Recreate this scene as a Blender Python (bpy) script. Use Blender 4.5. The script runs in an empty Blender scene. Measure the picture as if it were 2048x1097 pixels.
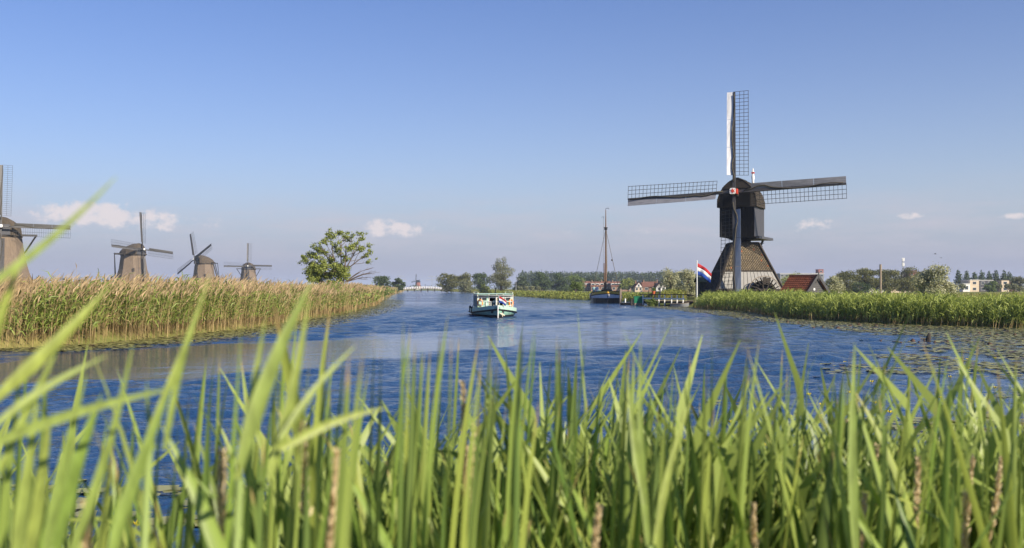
import bpy, bmesh, math, random
import numpy as np
from mathutils import Matrix, Vector
R = math.radians
SC = bpy.context.scene
COL = SC.collection
F, CX, HY, EYE = 1991.0, 1024.0, 577.0, 1.9     # 35 mm lens, eye 1.9 m above the water

# ------------------------------------------------------------------ camera
cam_data = bpy.data.cameras.new('camera')
cam_data.lens = 35.0; cam_data.sensor_width = 36.0
cam_data.shift_y = (HY - 548.5) / 2048.0
cam_data.clip_start = 0.05; cam_data.clip_end = 20000
cam_data.dof.use_dof = True
cam_data.dof.focus_distance = 95.0
cam_data.dof.aperture_fstop = 5.0
cam = bpy.data.objects.new('camera', cam_data); COL.objects.link(cam)
cam.location = (0, 0, EYE); cam.rotation_euler = (R(90), 0, 0)
SC.camera = cam

# ------------------------------------------------------------------ light
SUN_AZ = Vector((0.74, -0.67)).normalized()      # horizontal direction towards the sun
SUN_EL = R(31)
sun_data = bpy.data.lights.new('sun', 'SUN'); sun_data.energy = 5.0; sun_data.angle = R(0.53)
sun_data.color = (1.0, 0.89, 0.72)
sun = bpy.data.objects.new('sun', sun_data); COL.objects.link(sun)
sdir = Vector((SUN_AZ.x*math.cos(SUN_EL), SUN_AZ.y*math.cos(SUN_EL), math.sin(SUN_EL)))
sun.rotation_euler = sdir.to_track_quat('Z', 'Y').to_euler()

world = bpy.data.worlds.new('World'); SC.world = world; world.use_nodes = True
SC.view_settings.view_transform = 'Standard'; SC.view_settings.look = 'None'
SC.view_settings.exposure = 0.72; SC.view_settings.gamma = 1.0
SC.view_settings.use_curve_mapping = False
SC.cycles.use_denoising = True
SC.cycles.max_bounces = 8; SC.cycles.transparent_max_bounces = 8
SC.cycles.volume_bounces = 0
SC.cycles.caustics_reflective = False; SC.cycles.caustics_refractive = False
SC.cycles.sample_clamp_indirect = 6.0
SKY_STRENGTH = 0.065
def build_world():
    nt = world.node_tree; N = nt.nodes; L = nt.links
    N.clear()
    out = N.new('ShaderNodeOutputWorld'); bg = N.new('ShaderNodeBackground')
    bg.inputs[1].default_value = SKY_STRENGTH
    sky = N.new('ShaderNodeTexSky'); sky.sky_type = 'NISHITA'; sky.sun_disc = False
    sky.sun_elevation = SUN_EL
    sky.sun_rotation = math.atan2(SUN_AZ.x, SUN_AZ.y)
    sky.air_density = 1.0; sky.dust_density = 0.1; sky.ozone_density = 4.0; sky.altitude = 0
    tc = N.new('ShaderNodeTexCoord')
    sep = N.new('ShaderNodeSeparateXYZ'); L.new(tc.outputs['Generated'], sep.inputs[0])
    def m(op, a, b=None, c=None):
        n = N.new('ShaderNodeMath'); n.operation = op
        for i, v in enumerate((a, b, c)):
            if v is None: continue
            if isinstance(v, (int, float)): n.inputs[i].default_value = v
            else: L.new(v, n.inputs[i])
        return n.outputs[0]
    az = m('ARCTAN2', sep.outputs[0], sep.outputs[1])
    el = m('ARCSINE', sep.outputs[2])
    comb = N.new('ShaderNodeCombineXYZ'); L.new(az, comb.inputs[0]); L.new(el, comb.inputs[1])
    def noise(sx, sy, scale, detail, rough=0.55):
        mp = N.new('ShaderNodeMapping'); mp.inputs['Scale'].default_value = (sx, sy, 1)
        L.new(comb.outputs[0], mp.inputs[0])
        n = N.new('ShaderNodeTexNoise'); n.inputs['Scale'].default_value = scale
        n.inputs['Detail'].default_value = detail; n.inputs['Roughness'].default_value = rough
        L.new(mp.outputs[0], n.inputs['Vector']); return n.outputs[0]
    # small cumulus low over the horizon: azimuth, elevation, half sizes, strength
    puffs = [(125, 440, 56, 22, 1.1), (215, 442, 50, 26, 1.2), (318, 450, 40, 24, .95), (790, 457, 74, 19, 1.15),
             (425, 453, 48, 16, .6), (1150, 466, 40, 10, .4), (1075, 456, 40, 10, .3), (1285, 463, 60, 12, .55),
             (1632, 453, 44, 13, .9), (1825, 443, 30, 8, .85), (2032, 449, 36, 8, .8), (1560, 470, 60, 10, .3)]
    tot = None
    for px, py, w, h, s in puffs:
        a0 = math.atan((px-CX)/F); e0 = (HY-py)/F
        da = m('DIVIDE', m('SUBTRACT', az, a0), w/F); de = m('DIVIDE', m('SUBTRACT', el, e0), h/F)
        q = m('ADD', m('MULTIPLY', da, da), m('MULTIPLY', de, de))
        g = m('MULTIPLY', m('EXPONENT', m('MULTIPLY', q, -1.0)), s)
        tot = g if tot is None else m('ADD', tot, g)
    n1 = noise(1, 1.35, 62, 9, .66)
    d = m('ADD', tot, m('MULTIPLY', m('MULTIPLY', m('SUBTRACT', n1, 0.5), 3.4), m('MINIMUM', m('MULTIPLY', tot, 1.6), 1.0)))
    mr = N.new('ShaderNodeMapRange'); mr.interpolation_type = 'SMOOTHSTEP'
    mr.inputs[1].default_value = 0.36; mr.inputs[2].default_value = 1.15; L.new(d, mr.inputs[0])
    cum = m('MULTIPLY', mr.outputs[0], 0.88)
    # thin veil of stratus all round the horizon
    n2 = noise(1, 6, 9, 8, .62)
    band = m('MULTIPLY', m('SUBTRACT', el, 0.058), 1/0.03)
    bandg = m('EXPONENT', m('MULTIPLY', m('MULTIPLY', band, band), -1.0))
    mr2 = N.new('ShaderNodeMapRange'); mr2.inputs[1].default_value = 0.40; mr2.inputs[2].default_value = 0.70
    L.new(n2, mr2.inputs[0])
    veil = m('MULTIPLY', m('MULTIPLY', bandg, mr2.outputs[0]), 0.62)
    # tint of the clear air
    hsv = N.new('ShaderNodeMix'); hsv.data_type = 'RGBA'; hsv.blend_type = 'MULTIPLY'; hsv.inputs[0].default_value = 1
    L.new(sky.outputs[0], hsv.inputs['A']); hsv.inputs['B'].default_value = (0.49, 0.765, 1.24, 1)
    # pale lavender haze layer lying all round the horizon
    lay = m('EXPONENT', m('MULTIPLY', m('MAXIMUM', el, 0.0), -1/0.155))
    hz = N.new('ShaderNodeMix'); hz.data_type = 'RGBA'
    L.new(m('MULTIPLY', lay, 0.96), hz.inputs[0]); L.new(hsv.outputs['Result'], hz.inputs['A']); hz.inputs['B'].default_value = (6.4, 6.5, 5.8, 1)
    low = m('DIVIDE', el, 0.068); lowf = m('MULTIPLY', m('EXPONENT', m('MULTIPLY', m('MULTIPLY', low, low), -1.0)), 0.95)
    h2 = N.new('ShaderNodeMix'); h2.data_type = 'RGBA'
    L.new(lowf, h2.inputs[0]); L.new(hz.outputs['Result'], h2.inputs['A']); h2.inputs['B'].default_value = (3.45, 3.6, 4.9, 1)
    hsv = h2
    mix2 = N.new('ShaderNodeMix'); mix2.data_type = 'RGBA'
    L.new(veil, mix2.inputs[0]); L.new(hsv.outputs['Result'], mix2.inputs['A']); mix2.inputs['B'].default_value = (5.6, 5.25, 5.95, 1)
    mix1 = N.new('ShaderNodeMix'); mix1.data_type = 'RGBA'
    L.new(cum, mix1.inputs[0]); L.new(mix2.outputs['Result'], mix1.inputs['A']); mix1.inputs['B'].default_value = (7.6, 6.9, 7.0, 1)
    L.new(mix1.outputs['Result'], bg.inputs[0]); L.new(bg.outputs[0], out.inputs[0])
build_world()

# ------------------------------------------------------------------ helpers
def at(px, py, d):
    return Vector(((px-CX)/F*d, d, EYE-(py-HY)/F*d))
def X(px, d): return (px-CX)/F*d
def Zp(py, d): return EYE-(py-HY)/F*d
def shore(px, py):
    d = F*EYE/(py-HY); return ((px-CX)/F*d, d)

MATS = {}
def material(name, color, rough=0.7, var=0.25, scale=6.0, bump=0.0, spec=0.3, color2=None, island=0.0, trans=0.0, stretch=(1,1,1), coat=0.0, bscale=None):
    """principled material, its colour broken up by noise (and by piece when island > 0)"""
    if name in MATS: return MATS[name]
    mt = bpy.data.materials.new(name); mt.use_nodes = True
    nt = mt.node_tree; N = nt.nodes; L = nt.links
    p = N['Principled BSDF']; out = N['Material Output']
    p.inputs['Roughness'].default_value = rough
    p.inputs['Specular IOR Level'].default_value = spec
    if coat: p.inputs['Coat Weight'].default_value = coat
    tc = N.new('ShaderNodeTexCoord'); mp = N.new('ShaderNodeMapping'); mp.inputs['Scale'].default_value = stretch
    L.new(tc.outputs['Object'], mp.inputs[0])
    no = N.new('ShaderNodeTexNoise'); no.inputs['Scale'].default_value = scale; no.inputs['Detail'].default_value = 6
    no.inputs['Roughness'].default_value = 0.6
    L.new(mp.outputs[0], no.inputs['Vector'])
    c2 = color2 if color2 else tuple(c*(1-var) for c in color)
    c1 = color if color2 else tuple(min(1, c*(1+var)) for c in color)
    rp = N.new('ShaderNodeMapRange'); rp.inputs[1].default_value = 0.3; rp.inputs[2].default_value = 0.7
    L.new(no.outputs[0], rp.inputs[0])
    fac = rp.outputs[0]
    if island > 0:
        ge = N.new('ShaderNodeNewGeometry')
        mx = N.new('ShaderNodeMix'); mx.data_type = 'FLOAT'; mx.inputs[0].default_value = island
        L.new(fac, mx.inputs['A']); L.new(ge.outputs['Random Per Island'], mx.inputs['B']); fac = mx.outputs['Result']
    mix = N.new('ShaderNodeMix'); mix.data_type = 'RGBA'
    L.new(fac, mix.inputs[0]); mix.inputs['A'].default_value = (*c2, 1); mix.inputs['B'].default_value = (*c1, 1)
    L.new(mix.outputs['Result'], p.inputs['Base Color'])
    if bump > 0:
        b = N.new('ShaderNodeBump'); b.inputs['Strength'].default_value = bump; b.inputs['Distance'].default_value = 0.02
        if bscale:
            n3 = N.new('ShaderNodeTexNoise'); n3.inputs['Scale'].default_value = bscale; n3.inputs['Detail'].default_value = 4
            L.new(mp.outputs[0], n3.inputs['Vector']); L.new(n3.outputs[0], b.inputs['Height'])
        else: L.new(no.outputs[0], b.inputs['Height'])
        L.new(b.outputs[0], p.inputs['Normal'])
    if trans > 0:
        tr = N.new('ShaderNodeBsdfTranslucent'); L.new(mix.outputs['Result'], tr.inputs[0])
        ms = N.new('ShaderNodeMixShader'); ms.inputs[0].default_value = trans
        L.new(p.outputs[0], ms.inputs[1]); L.new(tr.outputs[0], ms.inputs[2]); L.new(ms.outputs[0], out.inputs[0])
    MATS[name] = mt
    return mt

class MB:
    """collects faces for ONE mesh object"""
    def __init__(s): s.v = []; s.f = []; s.mi = []; s.cur = 0
    def add(s, vs, fs):
        o = len(s.v); s.v += [tuple(v) for v in vs]
        for f in fs: s.f.append(tuple(i+o for i in f)); s.mi.append(s.cur)
    def box(s, x0, x1, y0, y1, z0, z1, M=None):
        vs = [Vector((x, y, z)) for z in (z0, z1) for y in (y0, y1) for x in (x0, x1)]
        if M is not None: vs = [M @ v for v in vs]
        s.add(vs, [(0,2,3,1), (4,5,7,6), (0,1,5,4), (2,6,7,3), (0,4,6,2), (1,3,7,5)])
    def hexa(s, bot, top):
        """loft between two loops of equal length, capped"""
        n = len(bot); s.add(list(bot)+list(top), [tuple(range(n-1, -1, -1)), tuple(range(n, 2*n))]+[(i, (i+1) % n, n+(i+1) % n, n+i) for i in range(n)])
    def loft(s, loops, cap=True):
        n = len(loops[0]); vs = [v for l in loops for v in l]; fs = []
        for k in range(len(loops)-1):
            for i in range(n): fs.append((k*n+i, k*n+(i+1) % n, (k+1)*n+(i+1) % n, (k+1)*n+i))
        if cap: fs.append(tuple(range(n-1, -1, -1))); fs.append(tuple(range((len(loops)-1)*n, len(loops)*n)))
        s.add(vs, fs)
    def tube(s, pts, rad, n=6, cap=True):
        pts = [Vector(p) for p in pts]
        if isinstance(rad, (int, float)): rad = [rad]*len(pts)
        loops = []; ref = None
        for i, p in enumerate(pts):
            t = (pts[min(i+1, len(pts)-1)]-pts[max(i-1, 0)]).normalized()
            a = Vector((0, 0, 1)) if abs(t.z) < .9 else Vector((1, 0, 0))
            if ref is not None: a = ref
            u = (a - t*a.dot(t)).normalized(); w = t.cross(u); ref = u
            loops.append([p+(u*math.cos(2*math.pi*k/n)+w*math.sin(2*math.pi*k/n))*rad[i] for k in range(n)])
        s.loft(loops, cap)
    def bar(s, a, b, w, h):
        """rectangular bar from a to b, w wide, h high"""
        a = Vector(a); b = Vector(b); t = (b-a).normalized()
        up = Vector((0, 0, 1)) if abs(t.z) < .95 else Vector((0, 1, 0))
        sd = t.cross(up).normalized(); u = sd.cross(t)
        q = [sd*(-w/2)-u*h/2, sd*(w/2)-u*h/2, sd*(w/2)+u*h/2, sd*(-w/2)+u*h/2]
        s.hexa([a+k for k in q], [b+k for k in q])
    def ball(s, c, rx, ry, rz, nu=10, nv=7):
        loops = []
        for j in range(1, nv):
            th = math.pi*j/nv
            loops.append([Vector((c[0]+rx*math.sin(th)*math.cos(2*math.pi*i/nu), c[1]+ry*math.sin(th)*math.sin(2*math.pi*i/nu), c[2]-rz*math.cos(th))) for i in range(nu)])
        s.loft(loops)
    def ring(s, c, axis, r, t, n=20, k=6):
        axis = Vector(axis).normalized(); a = Vector((0, 0, 1)) if abs(axis.z) < .9 else Vector((1, 0, 0))
        u = axis.cross(a).normalized(); w = axis.cross(u); c = Vector(c); vs = []; fs = []
        for i in range(n):
            d = u*math.cos(2*math.pi*i/n)+w*math.sin(2*math.pi*i/n)
            for j in range(k): vs.append(c+d*(r+t*math.cos(2*math.pi*j/k))+axis*t*math.sin(2*math.pi*j/k))
        for i in range(n):
            for j in range(k): fs.append((i*k+j, ((i+1) % n)*k+j, ((i+1) % n)*k+(j+1) % k, i*k+(j+1) % k))
        s.add(vs, fs)
    def build(s, name, mats, parent=None, M=None, smooth=False):
        me = bpy.data.meshes.new(name); me.from_pydata(s.v, [], s.f); 
        if not isinstance(mats, (list, tuple)): mats = [mats]
        for m_ in mats: me.materials.append(m_)
        me.polygons.foreach_set('material_index', s.mi)
        if smooth: me.polygons.foreach_set('use_smooth', [True]*len(s.f))
        bm = bmesh.new(); bm.from_mesh(me); bmesh.ops.recalc_face_normals(bm, faces=bm.faces); bm.to_mesh(me); bm.free()
        return link(name, me, parent, M)
def link(name, me, parent=None, M=None):
    o = bpy.data.objects.new(name, me); COL.objects.link(o)
    if parent is not None: o.parent = parent
    if M is not None: o.matrix_basis = M
    return o
def tag(o, label, cat, group=None, kind=None):
    if label: o['label'] = label
    if cat: o['category'] = cat
    if group: o['group'] = group
    if kind: o['kind'] = kind
    return o
def thing(name, label, cat, loc=(0, 0, 0), rz=0.0, group=None):
    o = bpy.data.objects.new(name, None); COL.objects.link(o)
    o.location = loc; o.rotation_euler = (0, 0, rz); o.empty_display_size = 0.3
    return tag(o, label, cat, group)
def copy_tree(o, parent=None):
    c = o.copy(); COL.objects.link(c); c.parent = parent
    for ch in list(o.children): copy_tree(ch, c)
    return c
def quads_object(name, verts, quads, mats, mi=None, parent=None, smooth=False):
    """fast mesh from numpy arrays"""
    me = bpy.data.meshes.new(name)
    nv, nf = len(verts), len(quads); k = quads.shape[1]
    me.vertices.add(nv); me.vertices.foreach_set('co', np.asarray(verts, np.float32).ravel())
    me.loops.add(nf*k); me.loops.foreach_set('vertex_index', np.asarray(quads, np.int32).ravel())
    me.polygons.add(nf); me.polygons.foreach_set('loop_start', np.arange(0, nf*k, k, dtype=np.int32))
    if not isinstance(mats, (list, tuple)): mats = [mats]
    for m_ in mats: me.materials.append(m_)
    if mi is not None: me.polygons.foreach_set('material_index', np.asarray(mi, np.int32))
    if smooth: me.polygons.foreach_set('use_smooth', np.ones(nf, bool))
    me.update(calc_edges=True); me.validate()
    return link(name, me, parent)
def ribbons(cent, width, side):
    """cent (n,m,3), width (n,m), side (n,3) or (n,m,3) -> verts, quads"""
    n, m, _ = cent.shape
    if side.ndim == 2: side = side[:, None, :]
    h = side*width[:, :, None]*0.5
    v = np.stack([cent-h, cent+h], 2).reshape(-1, 3)
    b = (np.arange(n)[:, None]*m+np.arange(m-1)[None, :])*2
    q = np.stack([b, b+1, b+3, b+2], -1).reshape(-1, 4)
    return v, q
ORD = 'first second third fourth fifth sixth seventh eighth ninth tenth eleventh twelfth thirteenth fourteenth fifteenth sixteenth seventeenth eighteenth nineteenth twentieth twenty-first twenty-second twenty-third twenty-fourth twenty-fifth twenty-sixth twenty-seventh twenty-eighth twenty-ninth thirtieth'.split()
class Pile:
    """joins numpy pieces"""
    def __init__(s): s.v = []; s.q = []; s.m = []; s.n = 0
    def add(s, v, q, mi): s.v.append(v); s.q.append(q+s.n); s.m.append(np.full(len(q), mi)); s.n += len(v)
    def build(s, name, mats, parent=None): return quads_object(name, np.concatenate(s.v), np.concatenate(s.q), mats, np.concatenate(s.m), parent)
def inside(poly, x, y):
    r = np.zeros(x.shape, bool); n = len(poly)
    for i in range(n):
        x0, y0 = poly[i]; x1, y1 = poly[(i+1) % n]
        c = ((y0 > y) != (y1 > y)) & (x < (x1-x0)*(y-y0)/((y1-y0) if y1 != y0 else 1e-9)+x0)
        r ^= c
    return r
def poly_dist(pts, x, y, closed=True):
    d = np.full(x.shape, 1e9); n = len(pts)
    for i in range(n if closed else n-1):
        a = np.array(pts[i]); b = np.array(pts[(i+1) % n]); ab = b-a; l2 = max((ab**2).sum(), 1e-9)
        t = np.clip(((x-a[0])*ab[0]+(y-a[1])*ab[1])/l2, 0, 1)
        d = np.minimum(d, np.hypot(x-a[0]-t*ab[0], y-a[1]-t*ab[1]))
    return d
def vnoise(x, y, seed=0):
    """cheap value noise"""
    def h(i, j): 
        s = np.sin(i*127.1+j*311.7+seed*74.7)*43758.5453; return s-np.floor(s)
    i = np.floor(x); j = np.floor(y); u = x-i; v = y-j; u = u*u*(3-2*u); v = v*v*(3-2*v)
    return (h(i, j)*(1-u)+h(i+1, j)*u)*(1-v)+(h(i, j+1)*(1-u)+h(i+1, j+1)*u)*v

# ------------------------------------------------------------------ lie of the land
LEFT = [(-140, 14), (-60, 19), (-27, 26), (-16.2, 30.6), (-14.2, 34), (-13.4, 39), (-12.5, 47), (-12.6, 59), (-12.9, 79), (-15.2, 110), (-21.5, 164), (-41, 344), (-64, 582), (-90, 800)]
RIGHT = [(-66, 800), (-40.5, 630), (-12.5, 378), (2.6, 222), (8.3, 172), (14.3, 149), (17, 139), (17.2, 128), (17.0, 118), (15.6, 112), (17.6, 104), (18.0, 97), (17.6, 90), (19.3, 79), (17.6, 66), (18.6, 58), (20.7, 52), (24.3, 47), (40, 43), (90, 37), (180, 30)]
NEAR = [(180, 4), (40, 4.6), (12, 5.2), (0, 4.8), (-12, 4.2), (-140, 4)]
CANAL = LEFT+RIGHT+NEAR
MOUNDS = [(27, 117, 9, .55), (X(0, 219), 222, 16, .5), (X(265, 370), 372, 16, 1.1), (X(410, 465), 467, 14, .2), (X(497, 600), 602, 14, .2)]
def land(x, y):
    ins = inside(CANAL, x, y); d = poly_dist(CANAL, x, y)
    sd = np.where(ins, -d, d)
    left = (x < -12+(-0.1)*np.maximum(y-80, 0)) & (y > 10)
    base = np.where(left, 0.95, 0.42)
    base = np.where(y < 12, 0.35, base)
    base = base + (vnoise(x*.23, y*.23, 3)-.5)*0.14*np.clip(200/(np.abs(y)+30), 0, 1)
    z = np.where(sd > 0, np.minimum(base, 0.06+0.42*sd), np.maximum(-1.0, 0.06+0.35*sd))
    for mx, my, r, h in MOUNDS:
        z = z+np.where(sd > 1, h*np.exp(-((x-mx)**2+(y-my)**2)/(r*r)*0.8), 0)
    return z
def ground_material():
    mt = bpy.data.materials.new('meadow'); mt.use_nodes = True
    nt = mt.node_tree; N = nt.nodes; L = nt.links; p = N['Principled BSDF']
    p.inputs['Roughness'].default_value = 0.9; p.inputs['Specular IOR Level'].default_value = 0.1
    tc = N.new('ShaderNodeTexCoord')
    def noise(scale, det, st=(1, 1, 1)):
        mp = N.new('ShaderNodeMapping'); mp.inputs['Scale'].default_value = st; L.new(tc.outputs['Object'], mp.inputs[0])
        n = N.new('ShaderNodeTexNoise'); n.inputs['Scale'].default_value = scale; n.inputs['Detail'].default_value = det
        L.new(mp.outputs[0], n.inputs['Vector']); return n.outputs[0]
    r1 = N.new('ShaderNodeValToRGB'); L.new(noise(.045, 6, (1, .5, 1)), r1.inputs[0])
    e = r1.color_ramp.elements; e[0].position = .36; e[0].color = (.085, .12, .03, 1); e[1].position = .66; e[1].color = (.30, .24, .09, 1)
    x = e.new(.5); x.color = (.17, .18, .05, 1)
    r2 = N.new('ShaderNodeMapRange'); r2.inputs[3].default_value = .65; r2.inputs[4].default_value = 1.25; L.new(noise(2.2, 6), r2.inputs[0])
    mx = N.new('ShaderNodeMix'); mx.data_type = 'RGBA'; mx.blend_type = 'MULTIPLY'; mx.inputs[0].default_value = 1
    L.new(r1.outputs[0], mx.inputs['A']); L.new(r2.outputs[0], mx.inputs['B']); L.new(mx.outputs['Result'], p.inputs['Base Color'])
    b = N.new('ShaderNodeBump'); b.inputs['Strength'].default_value = .6; b.inputs['Distance'].default_value = .1
    L.new(noise(3, 5), b.inputs['Height']); L.new(b.outputs[0], p.inputs['Normal'])
    return mt
def build_ground():
    fine = np.arange(-34, 34.01, 0.25); coarse = np.concatenate([np.arange(-180, -34, 4.0), fine, np.arange(36, 180, 4.0)])
    az = np.radians(coarse); na = len(az)
    r = np.concatenate([np.linspace(.3, 8, 22), np.geomspace(8.4, 900, 180), np.geomspace(1000, 6000, 14)]); nr = len(r)
    A, Rr = np.meshgrid(az, r)
    x = Rr*np.sin(A); y = Rr*np.cos(A)
    z = land(x, y)
    v = np.stack([x, y, z], -1).reshape(-1, 3)
    i = np.arange(nr-1)[:, None]*na; j = np.arange(na)[None, :]; jn = (j+1) % na
    q = np.stack([i+j, i+jn, i+na+jn, i+na+j], -1).reshape(-1, 4)
    o = quads_object('ground', v, q, ground_material(), smooth=True)
    tag(o, 'flat green and straw-coloured polder meadow around the canal', None, kind='structure')
build_ground()

# calm streaks in the wind ripples, left by the boat
CALM_A = [shore(*p) for p in [(-260, 775), (0, 716), (250, 702), (450, 690), (620, 680), (760, 668), (900, 660), (1030, 652), (1120, 655), (1010, 697), (900, 706), (800, 716), (680, 724), (600, 736), (400, 757), (150, 768), (0, 778), (-260, 850)]]
CALM_B = [shore(*p) for p in [(1030, 650), (1150, 645), (1300, 637), (1400, 634), (1535, 640), (1565, 655), (1555, 684), (1470, 704), (1400, 700), (1330, 692), (1200, 700), (1060, 702), (1000, 690)]]
STREAKS = [([shore(*p) for p in [(620, 790), (800, 745), (1000, 728), (1250, 716)]], .9, .5), ([shore(*p) for p in [(560, 830), (700, 790), (900, 752), (1150, 735)]], .6, .4),
           ([shore(*p) for p in [(1560, 642), (1640, 655), (1710, 668)]], 1.6, .45), ([shore(*p) for p in [(1000, 650), (1100, 641), (1230, 634)]], 1.8, .6)]
LILY_EDGE = [shore(*p) for p in [(1085, 1010), (1300, 870), (1500, 800), (1660, 762), (1760, 712), (1775, 686), (1735, 668), (1640, 656), (1540, 645), (1400, 628), (1290, 614)]]
LILY_POLY = LILY_EDGE+[(13.6, 111), (18, 104), (18.4, 97), (18, 90), (19.6, 79), (18, 66), (19, 58), (21, 52), (24.6, 47.5), (40, 43.5), (40, 8), (10, 6.5), (2, 7.5)]
def build_water():
    """the canal surface, rippled by the wind in real waves as far as they can be told apart"""
    az = np.radians(np.concatenate([np.arange(-100, -36, 4.0), np.arange(-33, 33.01, .20), np.arange(38, 101, 4.0)]))
    rr = [2.0]
    while rr[-1] < 1250: rr.append(rr[-1]+max(.052, .0038*rr[-1]) if rr[-1] < 220 else rr[-1]*1.06)
    rr = np.array(rr); A, D = np.meshgrid(az, rr); n, m = A.shape
    x = (D*np.sin(A)).ravel(); y = (D*np.cos(A)).ravel(); dist = D.ravel()
    wx = x+(vnoise(x*.5, y*.5, 9)-.5)*1.6+(vnoise(x*1.7, y*1.7, 4)-.5)*.5; wy = y+(vnoise(x*.45, y*.45, 12)-.5)*2.4+(vnoise(x*1.5, y*2.5, 5)-.5)*.9
    calm = np.zeros_like(x)
    for poly, s, soft in ((CALM_A, 1.0, .9), (CALM_B, .95, 2.5)):
        d = poly_dist(poly, wx, wy); sd = np.where(inside(poly, wx, wy), d, -d)
        calm = np.maximum(calm, s*np.clip(sd/soft+.5, 0, 1))
    b = np.clip(vnoise(x*.11+3, y*.28, 21)*1.6-.45, 0, 1)
    calm = np.where(y > 36, calm*(.82+.18*b), calm)
    for line, w, s in STREAKS:
        calm = np.maximum(calm, s*np.exp(-(poly_dist(line, wx, wy, False)/w)**2))
    g = np.clip(vnoise(x*.06, y*.09, 31)*2.1-.85, 0, 1)*.7
    calm = np.maximum(calm, g)
    # pads and the lee of the reeds damp the ripples
    ins = inside(LILY_POLY, x, y); de = poly_dist(LILY_EDGE, x, y, False)
    damp = np.where(ins, np.clip(.25+de*.14, 0, .93), 0)
    dl = poly_dist(LEFT, x, y, False); damp = np.maximum(damp, np.clip(1.1-dl*.28, 0, .93)); damp = np.maximum(damp, np.clip(1-dist/6.5, 0, .9))
    calm = np.clip(calm, 0, 1); amp = (1-.96*calm)*(1-damp)*(.75+.5*vnoise(x*.16, y*.10, 77))
    rs = np.random.default_rng(14); z = np.zeros_like(x); row = np.maximum(.052, .0038*dist)
    tot2 = np.zeros_like(x)
    for k in range(46):
        lam = .20*(2.0/.20)**(k/45); th = math.radians(-68)+rs.normal()*.55; kk = 2*math.pi/lam; ph = rs.random()*6.28
        slope = .043*(1.0 if lam < .55 else .70)
        fade = np.clip((lam/row-3.0)/3.0, 0, 1); tot2 += fade*fade
        z += slope/kk*fade*np.sin(kk*(x*math.cos(th)+y*math.sin(th))+ph+.8*np.sin(x*.31+k)+.8*np.sin(y*.23-k))
    z *= amp*np.clip(np.sqrt(46/np.maximum(tot2, 1)), 1, 2.0)
    v = np.stack([x, y, z], -1)
    i = np.arange(n-1)[:, None]*m; j = np.arange(m-1)[None, :]
    q = np.stack([i+j, i+j+1, i+m+j+1, i+m+j], -1).reshape(-1, 4)
    o = quads_object('canal_water', v, q, water_material(), smooth=True)
    at_ = o.data.attributes.new('calm', 'FLOAT', 'POINT'); at_.data.foreach_set('value', (1-amp.clip(0, 1)).astype(np.float32))
    tag(o, 'wind-rippled blue canal with smooth pale streaks', None, kind='structure')
def water_material():
    mt = bpy.data.materials.new('canal_water'); mt.use_nodes = True
    nt = mt.node_tree; N = nt.nodes; L = nt.links; p = N['Principled BSDF']
    p.inputs['Base Color'].default_value = (.017, .052, .128, 1); p.inputs['IOR'].default_value = 1.333
    p.inputs['Specular IOR Level'].default_value = .5
    tc = N.new('ShaderNodeTexCoord')
    def noise(scale, det, st):
        mp = N.new('ShaderNodeMapping'); mp.inputs['Scale'].default_value = st; mp.inputs['Rotation'].default_value = (0, 0, R(-14)); L.new(tc.outputs['Object'], mp.inputs[0])
        n = N.new('ShaderNodeTexNoise'); n.inputs['Scale'].default_value = scale; n.inputs['Detail'].default_value = det; n.inputs['Roughness'].default_value = .58
        L.new(mp.outputs[0], n.inputs['Vector']); return n.outputs[0]
    at_ = N.new('ShaderNodeAttribute'); at_.attribute_name = 'calm'
    inv = N.new('ShaderNodeMapRange'); inv.inputs[3].default_value = 0.7; inv.inputs[4].default_value = 0.02; L.new(at_.outputs['Fac'], inv.inputs[0])
    a = N.new('ShaderNodeMath'); a.operation = 'MULTIPLY_ADD'
    L.new(noise(2.1, 3, (.55, 1.1, 1)), a.inputs[0]); a.inputs[1].default_value = 1.6; L.new(noise(7.0, 3, (.6, 1.1, 1)), a.inputs[2])
    b = N.new('ShaderNodeBump'); b.inputs['Distance'].default_value = .16
    if 'Filter Width' in b.inputs: b.inputs['Filter Width'].default_value = .1
    L.new(a.outputs[0], b.inputs['Height']); L.new(inv.outputs[0], b.inputs['Strength']); L.new(b.outputs[0], p.inputs['Normal'])
    rg = N.new('ShaderNodeMapRange'); rg.inputs[3].default_value = .10; rg.inputs[4].default_value = .03; L.new(at_.outputs['Fac'], rg.inputs[0])
    L.new(rg.outputs[0], p.inputs['Roughness'])
    return mt
build_water()

# ------------------------------------------------------------------ materials of things
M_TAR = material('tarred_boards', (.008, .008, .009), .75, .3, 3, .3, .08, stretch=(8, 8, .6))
M_TARL = material('weathered_sunlit_tar', (.062, .062, .070), .5, .3, 4, .4, .5, stretch=(1, 1, 9))  # weathered tar, with the sun's glance on the side planks put into its colour
M_STOCK = material('sail_stock', (.045, .042, .042), .5, .3, 2, .2, .5, stretch=(4, 4, .5))
M_WBOARD = material('windboard', (.62, .62, .64), .45, .2, 3, .1, .5, stretch=(3, 3, .4))  # bright copy for the upright sail, full sunlight painted in
M_WBOARD2 = material('windboard_dimlit', (.21, .21, .23), .5, .25, 3, .15, .5, stretch=(3, 3, .4))  # grey copy for the level sails, duller light painted in
M_WBOARD4 = material('windboard_dark', (.075, .072, .072), .55, .25, 3, .15, .4, stretch=(3, 3, .4))
M_WBOARD3 = material('windboard_skylit', (.20, .235, .31), .4, .25, 3, .1, .5, stretch=(3, 3, .4))  # copy for the bottom sail, reflected sky painted in as blue-grey
M_LATT = material('sail_lattice', (.05, .048, .046), .7, .3, 5)
M_CLOTH = material('rolled_sailcloth', (.07, .062, .045), .85, .4, 5, .3)
M_SHINGLE = material('weathered_shingles', (.046, .038, .030), .85, .45, 5, .6, .2, stretch=(1, 1, 3))
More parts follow.
